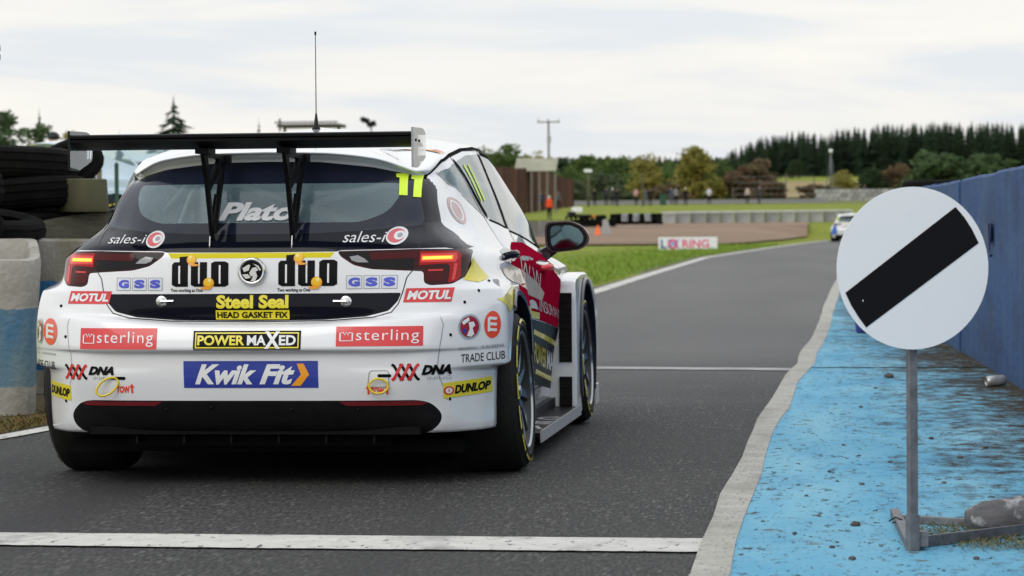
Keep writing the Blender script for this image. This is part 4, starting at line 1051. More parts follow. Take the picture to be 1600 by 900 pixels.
for y0, y1 in zip(jn, jn[1:]):
    b = bmesh.new(); n = 60 if y0 < 10 else 24; y0 += .11; pv = None
    for q in range(n+1):
        y = y0+(y1-y0)*q/n; xe = edge_x(y)+.012*math.sin(y*23)*.6+.004*math.sin(y*61)-.024; yy = y+ (0)
        vs = [b.verts.new((xe, yy, .0)), b.verts.new((xe, yy, .011)), b.verts.new((3.5, yy-.02, .011))]
        if pv:
            b.faces.new((pv[0], vs[0], vs[1], pv[1])); b.faces.new((pv[1], vs[1], vs[2], pv[2]))
        pv = vs
    bmesh.ops.recalc_face_normals(b, faces=b.faces[:])
    if sum(f.normal.z for f in b.faces) < 0: bmesh.ops.reverse_faces(b, faces=b.faces[:])
    bobj('slab', b, BLUEF, pave)
# ---------------------------------------------------------------- blue wall
def wall_x(y): return 1.60-.0385*y
WBLUE = noisy('blue_wall_paint', (.022,.072,.210), (.042,.100,.215), 2.2, .7, stretch=(1,.3,.8), bump=.5, bscale=30, spec=.25,
    extra=[((.018,.040,.115), 3, .45, .72, (1,.25,.6)), ((.12,.15,.20), 7, .60, .78, (1,.35,.22)), ((.010,.014,.03), 12, .66, .72, (1,.4,.5)), ((.07,.12,.22), 30, .54, .75, (1,.25,.7)), ((.05,.055,.04), 3.0, .60, .75, (1,.3,.5))])
wall = empty('concrete_wall', (wall_x(14),14,0), label='tall blue painted concrete wall with streaked weathered panels behind the round sign', cat='wall')
wj = [6, 9.0, 12.0, 15.0, 18.2, 21.2, 24.2, 27.2]
for k, (y0, y1) in enumerate(zip(wj, wj[1:])):
    b = bmesh.new(); x0, x1 = wall_x(y0+.012), wall_x(y1-.012); yy0, yy1 = y0+.012, y1-.012
    off = (0,.012,-.006,.004,.018,0,.01,0)[k]; zt = 1.315+(.006,-.004,0,.004,.0,-.01,.0,0)[k]
    n = 14
    for i in range(n): pass
    prof = [(0,0),(0,zt-.02),(.02,zt),(.30,zt),(.30,0)]
    pv = None; rg = random.Random(k)
    for q in range(n+1):
        y = yy0+(yy1-yy0)*q/n; xx = x0+(x1-x0)*q/n+off; w = rg.uniform(-.004,.004)
        vs = [b.verts.new((xx+u+(w if u < .05 else 0), y, z+(w if z > 1 else 0))) for u, z in prof]
        if pv:
            for i in range(len(prof)-1): b.faces.new((pv[i], pv[i+1], vs[i+1], vs[i]))
        pv = vs
        if q in (0, n): b.faces.new(vs)
    bmesh.ops.recalc_face_normals(b, faces=b.faces[:])
    b.transform(Matrix.Translation(-wall.location))
    bobj('wall_panel', b, WBLUE, wall)
# strap fastening on the joint
b = bmesh.new(); yj = 18.22; xj = wall_x(yj)
tube(b, [(xj-.02,18.5,.95),(xj-.035,18.25,.80),(xj-.02,18.2,.77)], .012, 6); box(b, (xj-.02,18.55,.92),(.02,.3,.12)); b.transform(Matrix.Translation(-wall.location))
bobj('joint_strap', b, mat('strap_navy', (.02,.04,.10), .6), wall)
# ---------------------------------------------------------------- the round sign
sp = G(1426,866); SIGN = empty('road_sign', sp, label='round white sign with a black diagonal bar on a grey post, standing on blue ground', cat='sign')
SW = noisy('sign_face_white', (.80,.82,.84), (.77,.79,.82), 3, .38, spec=.4, extra=[((.45,.46,.48), 40, .74, .8, (1,1,1))])
sc_ = 518.0*1.0; yawS = R(10); rs = .2425
C0 = at(1426, 419, sp.y-.035)-sp
Ms = Matrix.Translation(C0) @ Matrix.Rotation(yawS, 4, 'Z')
b = bmesh.new(); n = 96
ringf = [b.verts.new((rs*.94*math.cos(2*math.pi*i/n), 0, rs*math.sin(2*math.pi*i/n))) for i in range(n)]
ringb = [b.verts.new((v.co.x*1.0, .004, v.co.z)) for v in ringf]
b.faces.new(ringf); b.faces.new(ringb[::-1])
for i in range(n): b.faces.new((ringf[i], ringb[i], ringb[(i+1)%n], ringf[(i+1)%n]))
bmesh.ops.recalc_face_normals(b, faces=b.faces[:]); b.transform(Ms); bobj('sign_disc', b, SW, SIGN)
def su(px, py): return ((px-1426)/sc_*.972, (419-py)/sc_)
bar = [su(1318,456)]; 
a0 = math.atan2(*su(1318,456)[::-1]); 
pl = [su(*p) for p in ((1318,456),(1495,325),(1509,341),(1521,359),(1532,381),(1351,510),(1339,494),(1327,475))]
b = bmesh.new(); vs = [b.verts.new((x, -.0015, z)) for x, z in pl]; b.faces.new(vs); bmesh.ops.recalc_face_normals(b, faces=b.faces[:])
if sum(f.normal.y for f in b.faces) > 0: bmesh.ops.reverse_faces(b, faces=b.faces[:])
b.transform(Ms); bobj('diagonal_bar', b, mat('sign_black', (.006,.006,.008), .5, spec=.12), SIGN)
b = bmesh.new(); u = su(1346,469); bmesh.ops.create_uvsphere(b, u_segments=8, v_segments=5, radius=.0028); bmesh.ops.scale(b, vec=(.8,.5,1.4), verts=b.verts); b.transform(Ms @ Matrix.Translation((u[0], -.003, u[1]))); bobj('rivet', b, SILVER, SIGN)
b = bmesh.new(); box(b, (0,0,.47), (.026,.026,.90), rot=Matrix.Rotation(R(24), 3, 'Z'), bev=.002); bobj('post', b, STEEL, SIGN)
b = bmesh.new(); box(b, (0,0,.062), (.032,.032,.115), rot=Matrix.Rotation(R(24), 3, 'Z'), bev=.002); box(b, (.028,.03,.045), (.03,.05,.045), rot=Matrix.Rotation(R(10), 3, 'Z')); bobj('socket', b, STEEL, SIGN)
def member(p, q, w=.030, h_=.026, nm='base_bar'):
    p, q = Vector(p)-sp, Vector(q)-sp; d = q-p; L_ = d.length; b = bmesh.new()
    box(b, (0,0,0), (w, L_, h_), bev=.002); b.transform(Matrix.Translation((p+q)/2+Vector((0,0,h_/2+.012))) @ d.to_track_quat('Y','Z').to_matrix().to_4x4())
    return bobj(nm, b, STEEL, SIGN)
member(G(1423,864), G(1398,812)); member(G(1434,862), G(1700,830), .012, .034); member(G(1436,858), G(1700,826), .03, .006); member(G(1404,822), G(1700,838), .03, .024)
b = bmesh.new(); w0 = G(1404,830)-sp
tube(b, [w0+Vector(v) for v in ((-.03,.02,.03),(-.01,0,.045),(.01,-.02,.04),(.02,-.03,.03),(0,-.04,.035),(-.02,-.03,.03))], .0025, 6); bobj('tie_wire', b, BLACKM, SIGN, smooth=True)
# sandbag across the sign's foot
b = bmesh.new(); bmesh.ops.create_uvsphere(b, u_segments=40, v_segments=24, radius=1)
from mathutils import noise as mn
for v in b.verts:
    c = v.co.copy(); px = math.copysign(abs(c.x)**.7, c.x); pz = math.copysign(abs(c.z)**.8, c.z)
    v.co = Vector((px*.21, c.y*.085, max(-.030, pz*.058)+.034)) + Vector((0,0,1))*mn.noise(c*3.1)*.010 + c*mn.noise(c*7)*.004
sb = bobj('sandbag', b, noisy('grey_sandbag', (.16,.155,.16), (.07,.07,.075), 9, .9, bump=.6, bscale=60, extra=[((.40,.39,.40),9,.50,.58,(1,1,1))]), smooth=True, label='grey worn sandbag lying over the foot of the round sign', cat='sandbag')
sb.location = G(1612,838)+Vector((0,.05,.030)); sb.rotation_euler = (0,R(-4),R(8))
# drink can at the wall
b = bmesh.new(); lathe(b, [(-.06,0),(-.06,.024),(-.054,.029),(-.045,.033),(.045,.033),(.055,.029),(.060,.026),(.060,.024),(.055,.022),(.054,0)], 28, 'X')
cn = bobj('drink_can', b, noisy('can_metal', (.62,.62,.60), (.30,.30,.28), 18, .35, metal=.6), angle=30, label='small silver drink can lying on its side against the blue wall', cat='can')
cn.location = G(1556,607)+Vector((0,0,.045)); cn.rotation_euler = (R(0),R(4),R(200))
# blue drum half hidden behind the sign
b = bmesh.new(); lathe(b, [(0,0),(0,.07),(.02,.085),(.24,.10),(.26,.092),(.25,.08),(.06,.07)], 32, 'Z')
dm = bobj('plastic_tub', b, noisy('tub_blue', (.03,.045,.26), (.02,.03,.16), 6, .45), angle=30, label='dark blue plastic tub standing on the ground behind the round sign', cat='tub')
dm.location = G(1352,523)+Vector((0,.1,.012)); dm.scale = (1,1,1)
# pebbles
STONE = noisy('dark_stone', (.06,.05,.045), (.14,.12,.10), 40, .9, rnd=.5)
rg = random.Random(4); first = None
peb = [(1337,827,.016,'largest dark pebble left of the sign foot, near the photo bottom'),(1389,593,.030,'black lump of rubber on the blue ground left of the sign post'),(1332,880,.011,None),(1347,762,.010,None),(1280,812,.008,None),(1391,727,.009,None),(1455,690,.012,None),(1345,640,.011,None),
       (1260,780,.007,None),(1242,840,.008,None),(1300,862,.009,None),(1500,720,.013,None),(1475,760,.010,None),(1368,610,.012,None),(1296,742,.008,None),(1318,700,.009,None),(1540,705,.012,None),(1525,880,.010,None)]
for px, py, r, lb in peb:
    b = bmesh.new(); bmesh.ops.create_icosphere(b, subdivisions=2, radius=r)
    for v in b.verts: v.co = v.co*(1+.35*mn.noise(v.co/r*1.3+Vector((px,0,0)))); v.co.z *= .6
    o = bobj('pebble', b, STONE, smooth=True, label=lb or 'tiny dark stone lying loose on the blue painted ground', cat='stone', group='loose stones on the blue ground'); o.location = G(px, py)+Vector((0,0,.011+r*.35))
# litter of dry leaf, grit, moss
def litter(name, mat_, n, fn, size, label=None, **k):
    V = []; Fc = []; rg = random.Random(len(name)+n)
    for i in range(n):
        p, up = fn(rg); s = size*rg.uniform(.4, 1.4); a = rg.uniform(0, 6.28); dx, dy = math.cos(a)*s, math.sin(a)*s; t = rg.uniform(0,.35)*s+up*s
        w = .18 if up == 0 else .12
        q = len(V); V += [(p.x-dx*.5, p.y-dy*.5, p.z+.001), (p.x+dx*.5, p.y+dy*.5, p.z+.001+t), (p.x-dy*w, p.y+dx*w, p.z+t*.6+.001)]; Fc.append((q, q+1, q+2))
    me = bpy.data.meshes.new(name); me.from_pydata(V, [], Fc); return mobj(name, me, None, [mat_], kind='stuff', label=label, **k)
DRY = noisy('dry_grass_blades', (.16,.14,.05), (.08,.085,.025), 30, .9)
def l1(rg):
    t = rg.random()
    if t < .45: p = G(rg.uniform(1440,1600), 0+rg.gauss(846,7)) if False else G(rg.uniform(1425,1600), rg.gauss(840, 9))
    elif t < .6: p = G(rg.uniform(1500,1640), rg.gauss(858,5))
    else:
        y = rg.uniform(9, 26); p = Vector((wall_x(y)-abs(rg.gauss(0,.10)), y, 0))
    p.z = .012; return p, rg.uniform(0,.5)
litter('dry_debris', DRY, 5200, l1, .022)
def l2(rg):
    y = rg.uniform(8.3, 30); p = Vector((wall_x(y)-abs(rg.gauss(0,.55)), y, .012)); return p, 0
litter('grit', noisy('grit_brown', (.05,.045,.035), (.10,.085,.06), 20, .9), 5000, l2, .012)
def l5(rg):
    px, py = rg.uniform(1180, 1640), 470+440*rg.random(); p = G(px, py)
    if p.x < edge_x(p.y)+.05 or p.x > wall_x(p.y)-.05: p = G(rg.uniform(1400,1560), rg.uniform(600,880))
    p.z = .011; return p, 0
litter('grit_chips', noisy('grit_dark', (.03,.028,.025), (.09,.075,.06), 20, .9), 1500, l5, .013)
MOSS = noisy('moss_blades', (.10,.10,.02), (.15,.085,.03), 12, .9)
def l3(rg):
    y = rg.uniform(12.0, 18.5); x = interp(EDGE, y); p = Vector((x-.03-abs(rg.gauss(.12,.18)), y, -.01)); return p, rg.uniform(0,.9)
litter('verge_moss', MOSS, 22000, l3, .03)
VG = noisy('verge_blades', (.20,.30,.03), (.13,.24,.02), 2, .9, extra=[((.20,.17,.05),1.5,.55,.7,(1,1,1))])
def l4(rg):
    y = 20+100*rg.random()**1.2; x = interp(EDGE, y)-.1-abs(rg.gauss(0,2.2)); return Vector((x, y, h_ter(x,y)-.01)), rg.uniform(.3,1.2)
litter('verge_grass', VG, 40000, l4, .09)
b = bmesh.new(); pv = None
for q_ in range(90):
    y = 22+86*q_/89; x = interp(EDGE, y); vs = [b.verts.new((x-.55-.25*mn.noise(Vector((y*.8,0,3)))-.2*mn.noise(Vector((y*2.5,0,3))), y, -.007)), b.verts.new((x+.03, y, -.007))]
    if pv: b.faces.new((pv[0], pv[1], vs[1], vs[0]))
    pv = vs
bobj('verge_edge', b, noisy('verge_edge_soil', (.13,.115,.06), (.10,.12,.03), 1.5, .95, bump=.8), kind='structure')
# bare soil strip by the left blocks
sheet('verge_soil', [(-4.55,9,0)]+[(interp(EDGE,y)-.02,y,0) for y in (9.5,13,16,25)]+[(-7,25,0),(-7,9,0)], noisy('verge_soil', (.12,.075,.035), (.09,.085,.025), 5, .95, bump=.8), z=-.004, kind='structure')
# ================================================================== LEFT BARRIER
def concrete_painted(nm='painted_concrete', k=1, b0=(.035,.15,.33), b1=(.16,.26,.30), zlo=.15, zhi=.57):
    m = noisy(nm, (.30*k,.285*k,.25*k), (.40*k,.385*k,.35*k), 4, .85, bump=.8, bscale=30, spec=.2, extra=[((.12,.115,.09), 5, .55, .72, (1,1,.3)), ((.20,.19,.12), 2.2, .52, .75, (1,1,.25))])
    nt = m.node_tree; N = nt.nodes; L = nt.links; p = N['Principled BSDF']; src = p.inputs['Base Color'].links[0].from_socket
    tc = N.new('ShaderNodeTexCoord'); sx = N.new('ShaderNodeSeparateXYZ'); L.new(tc.outputs['Object'], sx.inputs[0])
    n = N.new('ShaderNodeTexNoise'); n.inputs['Scale'].default_value = 8; n.inputs['Detail'].default_value = 6; L.new(tc.outputs['Object'], n.inputs[0])
    def M_(op, a, b_): q = N.new('ShaderNodeMath'); q.operation = op; [L.new(v, q.inputs[i]) if not isinstance(v, (int, float)) else setattr(q.inputs[i], 'default_value', v) for i, v in enumerate((a, b_))]; return q.outputs[0]
    z = M_('ADD', sx.outputs['Z'], M_('MULTIPLY', M_('SUBTRACT', n.outputs[0], .5), .05))
    f = M_('MULTIPLY', M_('GREATER_THAN', z, zlo), M_('LESS_THAN', z, zhi))
    n2 = N.new('ShaderNodeTexNoise'); n2.inputs['Scale'].default_value = 5; n2.inputs['Detail'].default_value = 7
    mp = N.new('ShaderNodeMapping'); mp.inputs['Scale'].default_value = (1,1,.4); L.new(tc.outputs['Object'], mp.inputs[0]); L.new(mp.outputs[0], n2.inputs[0])
    cr = N.new('ShaderNodeValToRGB'); cr.color_ramp.elements[0].position = .36; cr.color_ramp.elements[0].color = (*b0,1); cr.color_ramp.elements[1].position = .68; cr.color_ramp.elements[1].color = (*b1,1)
    L.new(n2.outputs[0], cr.inputs[0])
    x = N.new('ShaderNodeMixRGB'); L.new(f, x.inputs[0]); L.new(src, x.inputs[1]); L.new(cr.outputs[0], x.inputs[2]); L.new(x.outputs[0], p.inputs['Base Color'])
    return m
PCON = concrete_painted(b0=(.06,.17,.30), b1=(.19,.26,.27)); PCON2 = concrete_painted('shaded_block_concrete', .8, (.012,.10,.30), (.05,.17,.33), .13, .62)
def tub_block(loc, w, d, h_, label, rz=0, seed=0, pm_=None):
    "hollow concrete block with rounded corners and an uneven rim, filled with dark soil"
    b = bmesh.new(); rg = random.Random(seed)
    O = rnd_poly([(-w/2,-d/2),(w/2,-d/2),(w/2,d/2),(-w/2,d/2)], .20, 7); n = len(O)
    I = [(x*.89, y*.87) for x, y in O]
    rings = []
    for prof, z, k in ((O,0,.94),(O,.06,.94),(O,h_*.35,.955),(O,h_*.7,.985),(O,h_-.03,1.015),(O,h_,1.0),(I,h_,1.03),(I,h_-.03,1.0),(I,h_-.14,.98)):
        rings.append([b.verts.new((x*k+mn.noise(Vector((x*2,y*2,z*3+seed)))*.02, y*k+mn.noise(Vector((x*2+9,y*2,z*3+seed)))*.02, z+(mn.noise(Vector((x*4,y*4,seed)))*.018+.12*y/d if z > h_*.8 else 0))) for x, y in prof])
    for a, c in zip(rings, rings[1:]):
        for k in range(n): f = b.faces.new((a[k], a[(k+1)%n], c[(k+1)%n], c[k])); f.smooth = True
    f = b.faces.new(rings[-1]); f.material_index = 1
    bmesh.ops.recalc_face_normals(b, faces=b.faces[:])
    o = bobj('concrete_block', b, [pm_ or PCON, mat('dark_soil', (.03,.025,.02), .95)], smooth=True, label=label, cat='concrete block', group='blue banded concrete blocks at the left'); o.data.set_sharp_from_angle(angle=R(50))
    o.location = loc; o.rotation_euler.z = rz; return o
tub_block((-4.98,14.66,0), 1.12, 1.0, .88, 'nearest hollow concrete block with blue band, cut by the left photo edge', R(18), 1)
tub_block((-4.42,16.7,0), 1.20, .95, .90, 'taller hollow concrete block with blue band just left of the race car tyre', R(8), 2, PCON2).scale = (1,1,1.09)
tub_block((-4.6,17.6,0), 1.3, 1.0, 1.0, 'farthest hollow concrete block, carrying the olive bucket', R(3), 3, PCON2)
tub_block((-5.05,13.5,0), 1.12, 1.0, .86, 'concrete block outside the left photo edge', R(4), 4) if False else None
# bent rubber belt
b = bmesh.new(); pv = None
for q in range(31):
    t = q/30; x = -.62+1.05*t; y = .28*math.sin(math.pi*t)-.28+.16*t; zt = .03+.075*math.sin(math.pi*min(1, t*1.25))**.6
    vs = [b.verts.new(v) for v in ((x,y,-.15),(x,y,zt),(x+.01,y+.03,zt),(x+.01,y+.03,-.15))]
    if pv:
        for k in range(3): b.faces.new((pv[k], pv[k+1], vs[k+1], vs[k]))
    pv = vs
bmesh.ops.recalc_face_normals(b, faces=b.faces[:])
o = bobj('rubber_belt', b, noisy('olive_belt', (.07,.068,.045), (.13,.125,.09), 8, .7, stretch=(1,1,6), bump=.4), angle=35, label='bent olive rubber belt curling along the top of the taller concrete block', cat='rubber belt'); o.location = (-4.4,16.9,.985)
b = bmesh.new(); bmesh.ops.create_icosphere(b, subdivisions=3, radius=.5)
for v in b.verts: c = v.co.copy(); v.co = Vector((c.x*.34, c.y*.2, max(-.06, c.z*.16)))*(1+.25*mn.noise(c*3))
o = bobj('rubble_lump', b, noisy('pale_rubble', (.42,.41,.38), (.28,.27,.24), 12, .9, bump=.9), smooth=True, label='pale lump of broken concrete on top of the block beside the olive bucket', cat='rubble'); o.location = (-4.18,16.75,1.035)
b = bmesh.new(); lathe(b, [(0,0),(0,.150),(.02,.157),(.20,.145),(.205,.135),(.03,.14)], 32, 'Z')
o = bobj('bucket', b, noisy('olive_bucket', (.055,.055,.030), (.11,.105,.05), 5, .75, stretch=(1,1,.3)), angle=35, label='olive green plastic bucket standing among black tyres above the concrete blocks', cat='bucket'); o.location = at(131,331,16.9)
def tyre_mesh(r=.36, w=.20, seg=40):
    b = bmesh.new(); h = w/2
    lathe(b, [(-h*.75,r*.58),(-h,r*.66),(-h*1.02,r*.80),(-h*.86,r*.93),(-h*.60,r*.985),(-h*.58,r*.965),(-h*.42,r*.965),(-h*.40,r*.998),(-h*.12,r),(-h*.10,r*.975),(h*.10,r*.975),(h*.12,r),(h*.40,r*.998),(h*.42,r*.965),(h*.58,r*.965),(h*.60,r*.985),(h*.86,r*.93),(h*1.02,r*.80),(h,r*.66),(h*.75,r*.58),(h*.5,r*.75),(-h*.5,r*.75)], seg, 'Z', closed=True)
    return b
ty0 = bobj('tyre', tyre_mesh(), OLDRUB, angle=30); ty_me = ty0.data; bpy.data.objects.remove(ty0)
def tyre(loc, label, group, sc=1, tilt=(0,0), me=None, parent=None):
    o = bpy.data.objects.new('tyre', me or ty_me); link(o); o.location = loc; o.scale = (sc,sc,1); o.rotation_euler = (*tilt, random.uniform(0,6))
    if parent: o.parent = parent
    else: props(o, label, 'tyre', group)
    return o
names = ['top','second','third','fourth','fifth','sixth','seventh','eighth','ninth','tenth','eleventh']
p0 = at(40,300,17.0); 
for k in range(7):
    z = 1.50-.10-.195*k
    tyre((p0.x+(-.02,.045,-.05,.03,0,.02,-.02)[k], p0.y+(.0,-.04,-.06,.0,.03,0,0)[k], z), f'{names[k]} tyre from the top of the black stack behind the concrete blocks', 'stacked black tyres at the left', (1,1.0,1.03,1.0,1,1,1)[k], (R((2,-3,2,0,0,0,0)[k]), R((-2,3,-2,0,0,0,0)[k])))
p0 = at(-104,300,15.6)
for k in range(10):
    z = 2.02-.20*k
    tyre((p0.x+(.035,-.03,-.06,.0,.05,.04,-.01,.0,.02,0)[k], p0.y, z), f'{names[k]} tyre from the top of the tall stack cut by the left photo edge', 'stacked black tyres at the left', 1, (R((0,2,-2,1,-3,0,0,0,0,0)[k]), 0))
p0 = at(20,340,16.25)
tyre((p0.x-.15, p0.y, .985), 'worn tyre with pale scuffs lying low behind the nearest concrete block', 'stacked black tyres at the left', .95, (R(8), R(6)))
tyre(at(100,262,19.0), 'small black tyre peeking out right of the stack beside the wing end plate', 'stacked black tyres at the left', .8, (R(30), R(20)))
tyre(at(92,312,17.7), 'black tyre leaning low behind the olive bucket', 'stacked black tyres at the left', .9, (R(10), R(4)))
# tyres on the right behind the blue wall
p0 = at(1459,292,28.4)
for k in range(7): tyre((p0.x, p0.y, 1.41-.10-.2*k), f'{names[k]} tyre of the stack behind the far end of the blue wall', 'tyres behind the blue wall', .9)
tyre((p0.x+.62, p0.y+.5, 1.25), 'black tyre right of the stack behind the blue wall', 'tyres behind the blue wall', .9)
# ================================================================== VEHICLES BEHIND
def make_car(label, cat, paint, group=None, bumper=None, lampm=None):
    "road car built from the same hatchback panels, in its own paint"
    t = empty('parked_car' if cat == 'car' else 'race_car', label=label, cat=cat, group=group)
    for nm, src in parts.items():
        for sob in src:
            o = bpy.data.objects.new(nm, sob.data); link(o); o.parent = t
            for i, sl in enumerate(o.material_slots):
                m = sl.material
                if m in (WHITE, YEL) or (m is BLACKG and nm == 'tailgate'):
                    sl.link = 'OBJECT'; sl.material = (bumper if bumper and nm in ('rear_bumper',) and False else paint) if m is not BLACKG else (paint if cat == 'race car' and i > 0 else m)
    for x, y in ((1,.82),(-1,.82),(1,3.48),(-1,3.48)):
        w = tree_copy(whl, t); w.location = (x*.80, y, .319); w.rotation_euler = (0,0,0 if x > 0 else math.pi)
    for s in (1, -1):
        for ch in car.children:
            if ch.name.startswith(('front_wing_flare',)) and (ch.data.vertices[0].co.x > 0) == (s > 0):
                o = bpy.data.objects.new('front_wing', ch.data); link(o); o.parent = t; o.material_slots[0].link = 'OBJECT'; o.material_slots[0].material = paint
    o = bpy.data.objects.new('underbody', [c for c in car.children if c.name.startswith('underbody')][0].data); link(o); o.parent = t
    return t
LB = noisy('pale_blue_paint', (.42,.55,.66), (.50,.62,.70), 3, .25, coat=1)
LW = noisy('clean_white_paint', (.74,.75,.77), (.70,.71,.73), 3, .25, coat=1)
fc = make_car('distant white and blue race car driving away up the track', 'race car', LW)
q = at(1327,360,138); fc.location = (q.x, 138, 0); fc.rotation_euler.z = R(-3)
b = bmesh.new(); prism(b, [(-.90,.40),(-.66,.36),(-.60,.55),(-.68,.80),(-.76,.80)], 'Y', -.012, .10); bobj('corner_panel', b, mat('strong_blue', (.02,.14,.55), .3, coat=1), fc)
b = bmesh.new(); prism(b, [(-.62,1.02),(-.60,1.20),(-.50,1.20),(-.50,1.02)], 'Y', .25, .27); bobj('race_number_panel', b, NEON, fc)
b = bmesh.new(); box(b, (0,-.03,1.36),(1.3,.26,.03)); box(b, (.3,.05,1.3),(.02,.1,.12)); box(b,(-.3,.05,1.3),(.02,.1,.12)); bobj('rear_wing', b, LW, fc)
SILV = noisy('silver_blue_paint', (.36,.42,.46), (.44,.50,.54), 3, .25, coat=1, metal=.2); REDP = mat('red_paint', (.45,.02,.03), .25, coat=1)
for px, Y, rz, m, lb in ((212,33,-62,SILV,'pale silver car parked behind the tyres, nearest the race car wing'),(150,37,-58,LW,'white car parked between the green fence posts at the left'),
        (262,38,-60,REDP,'red car parked behind the silver one under the wing'),(20,30,-50,LB,'pale blue car parked behind the tyre stack at the left photo edge'),(90,41,-60,LB,'pale blue car parked furthest back behind the man in the cap')):
    c_ = make_car(lb, 'car', m, 'cars parked behind the left barrier'); q = at(px,300,Y); c_.location = (q.x, Y, h_ter(q.x, Y)); c_.rotation_euler.z = R(rz)
# fence posts by the parked cars
POSTG = mat('post_green', (.015,.06,.04), .6); WOODP = noisy('grey_post_wood', (.12,.10,.07), (.20,.17,.12), 8, .9, stretch=(1,1,.2), bump=.5)
for px, y0, y1, Y, m, w, lb in ((147,258,330,26,POSTG,.028,'dark green fence post left of the silver car'),(182,258,330,26,POSTG,.034,'dark green fence post nearest the race car roof'),(155,267,320,25,WOODP,.04,'grey wooden post between the two green posts')):
    a = at(px, y0, Y); b = bmesh.new(); box(b, (0,0,a.z/2),(w,w,a.z), bev=.004); o = bobj('fence_post', b, m, label=lb, cat='post', group='posts at the left'); o.location = (a.x, Y, 0)
    b = bmesh.new(); bmesh.ops.create_cone(b, cap_ends=True, segments=8, radius1=w*.8, radius2=w*.3, depth=.03); c2 = bobj('post_cap', b, m, o); c2.location = (0,0,a.z+.012)
# ================================================================== PEOPLE
def skin_body(V, E, Rd, sub=2):
    me = bpy.data.meshes.new('body'); me.from_pydata([Vector(v) for v in V], E, []); o = bpy.data.objects.new('tmp', me); scn.collection.objects.link(o)
    m = o.modifiers.new('s', 'SKIN'); ss = o.modifiers.new('u', 'SUBSURF'); ss.levels = sub; ss.render_levels = sub
    for i, r in enumerate(Rd): me.skin_vertices[0].data[i].radius = r if isinstance(r, tuple) else (r, r)
    me.skin_vertices[0].data[0].use_root = True
    dg = bpy.context.evaluated_depsgraph_get(); dg.update(); out = bpy.data.meshes.new_from_object(o.evaluated_get(dg))
    bpy.data.objects.remove(o); return out
def person_mesh(arm=0, stride=.0):
    # pelvis root, z up, faces -Y
    V = [(0,0,.95),(0,0,1.12),(0,.01,1.30),(0,.01,1.44),(0,0,1.52),(0,-.01,1.62),(0,-.01,1.70)]
    Rd = [(.15,.11),(.14,.10),(.17,.115),(.13,.09),(.055,.055),(.078,.092),(.065,.075)]
    E = [(0,1),(1,2),(2,3),(3,4),(4,5),(5,6)]
    for s in (1,-1):
        k = len(V); st = stride*s
        V += [(s*.10,0,.86),(s*.11,-.02+st*.5,.50),(s*.12,st,.09),(s*.13,-.13+st,.045)]; Rd += [(.10,.11),.068,.048,(.045,.035)]; E += [(0,k),(k,k+1),(k+1,k+2),(k+2,k+3)]
        k = len(V)
        if arm == 0: V += [(s*.20,.01,1.40),(s*.25,.02,1.12),(s*.25,-.06,.88),(s*.245,-.09,.78)]
        elif arm == 1: V += [(s*.20,.01,1.40),(s*.26,.0,1.13),(s*.12,-.20,1.16),(s*.04,-.24,1.17)]
        else: V += [(s*.20,.01,1.40),(s*.27,-.02,1.15),(s*.20,-.20,1.34) if s > 0 else (s*.25,-.05,.90),(s*.12,-.22,1.50) if s > 0 else (s*.24,-.08,.80)]
        Rd += [.062,.048,.038,.03]; E += [(3,k),(k,k+1),(k+1,k+2),(k+2,k+3)]
    return skin_body(V, E, Rd)
PM = [person_mesh(0,.0), person_mesh(1,.05), person_mesh(2,-.06)]
SKIN = mat('skin', (.55,.30,.22), .6)
for me in PM:
    for m in (mat('jacket_slot', (.1,.1,.1)), mat('trouser_slot', (.02,.02,.03)), SKIN, mat('shoe', (.02,.02,.02))): me.materials.append(m)
    for p in me.polygons:
        z = p.center.z; x = abs(p.center.x); hand = (x > .20 and z < .84) or (me is PM[1] and p.center.y < -.20 and x < .09 and 1.1 < z < 1.25)
        p.material_index = 2 if z > 1.53 or hand else (3 if z < .085 else (1 if z < .93 and x < .235 else 0))
    me.shade_smooth()
def head_bits(parent, hair, cap=None):
    b = bmesh.new(); bmesh.ops.create_uvsphere(b, u_segments=14, v_segments=9, radius=.092)
    bmesh.ops.delete(b, geom=[v for v in b.verts if v.co.z < -.02 and v.co.y < .03], context='VERTS')
    o = bobj('cap' if cap else 'hair', b, cap or hair, parent, smooth=True); o.location = (0,.005,1.665)
    if cap:
        b = bmesh.new(); box(b, (0,-.11,1.68), (.13,.11,.015), bev=.004); bobj('cap_peak', b, cap, o); scn.objects[-1] if False else None
        for c in o.children: c.location = (0,-.005,-1.665)
    b = bmesh.new()
    for s in (1,-1): box(b, (s*.028,-.094,1.645),(.018,.008,.008))
    bobj('eyes', b, DBLACK, parent)
    b = bmesh.new(); box(b, (0,-.105,1.615),(.02,.028,.035), bev=.005); bobj('nose', b, SKIN, parent, smooth=True)
    b = bmesh.new(); box(b, (0,-.092,1.583),(.042,.008,.008)); bobj('mouth', b, mat('lips', (.35,.12,.10), .6), parent)
def person(px, Y, jc, tc_, label, pose=0, rz=0, h_=1.75, cap=None, hair=(.06,.04,.03), z=None, group=None):
    q = at(px, 300, Y); t = empty('person', (q.x, Y, h_ter(q.x, Y) if z is None else z), R(rz), label=label, cat='person', group=group)
    s = h_/1.78; t.scale = (s,s,s)
    o = bpy.data.objects.new('body', PM[pose]); link(o); o.parent = t
    o.material_slots[0].link = 'OBJECT'; o.material_slots[0].material = mat('cloth_%.3f_%.3f_%.3f' % jc, jc, .85, spec=.2)
    o.material_slots[1].link = 'OBJECT'; o.material_slots[1].material = mat('cloth_%.3f_%.3f_%.3f' % tc_, tc_, .85, spec=.2)
    head_bits(t, mat('hair_%.2f' % hair[0], hair, .8), mat('cap_%.2f_%.2f' % cap[:2], cap, .7) if cap else None)
    return t
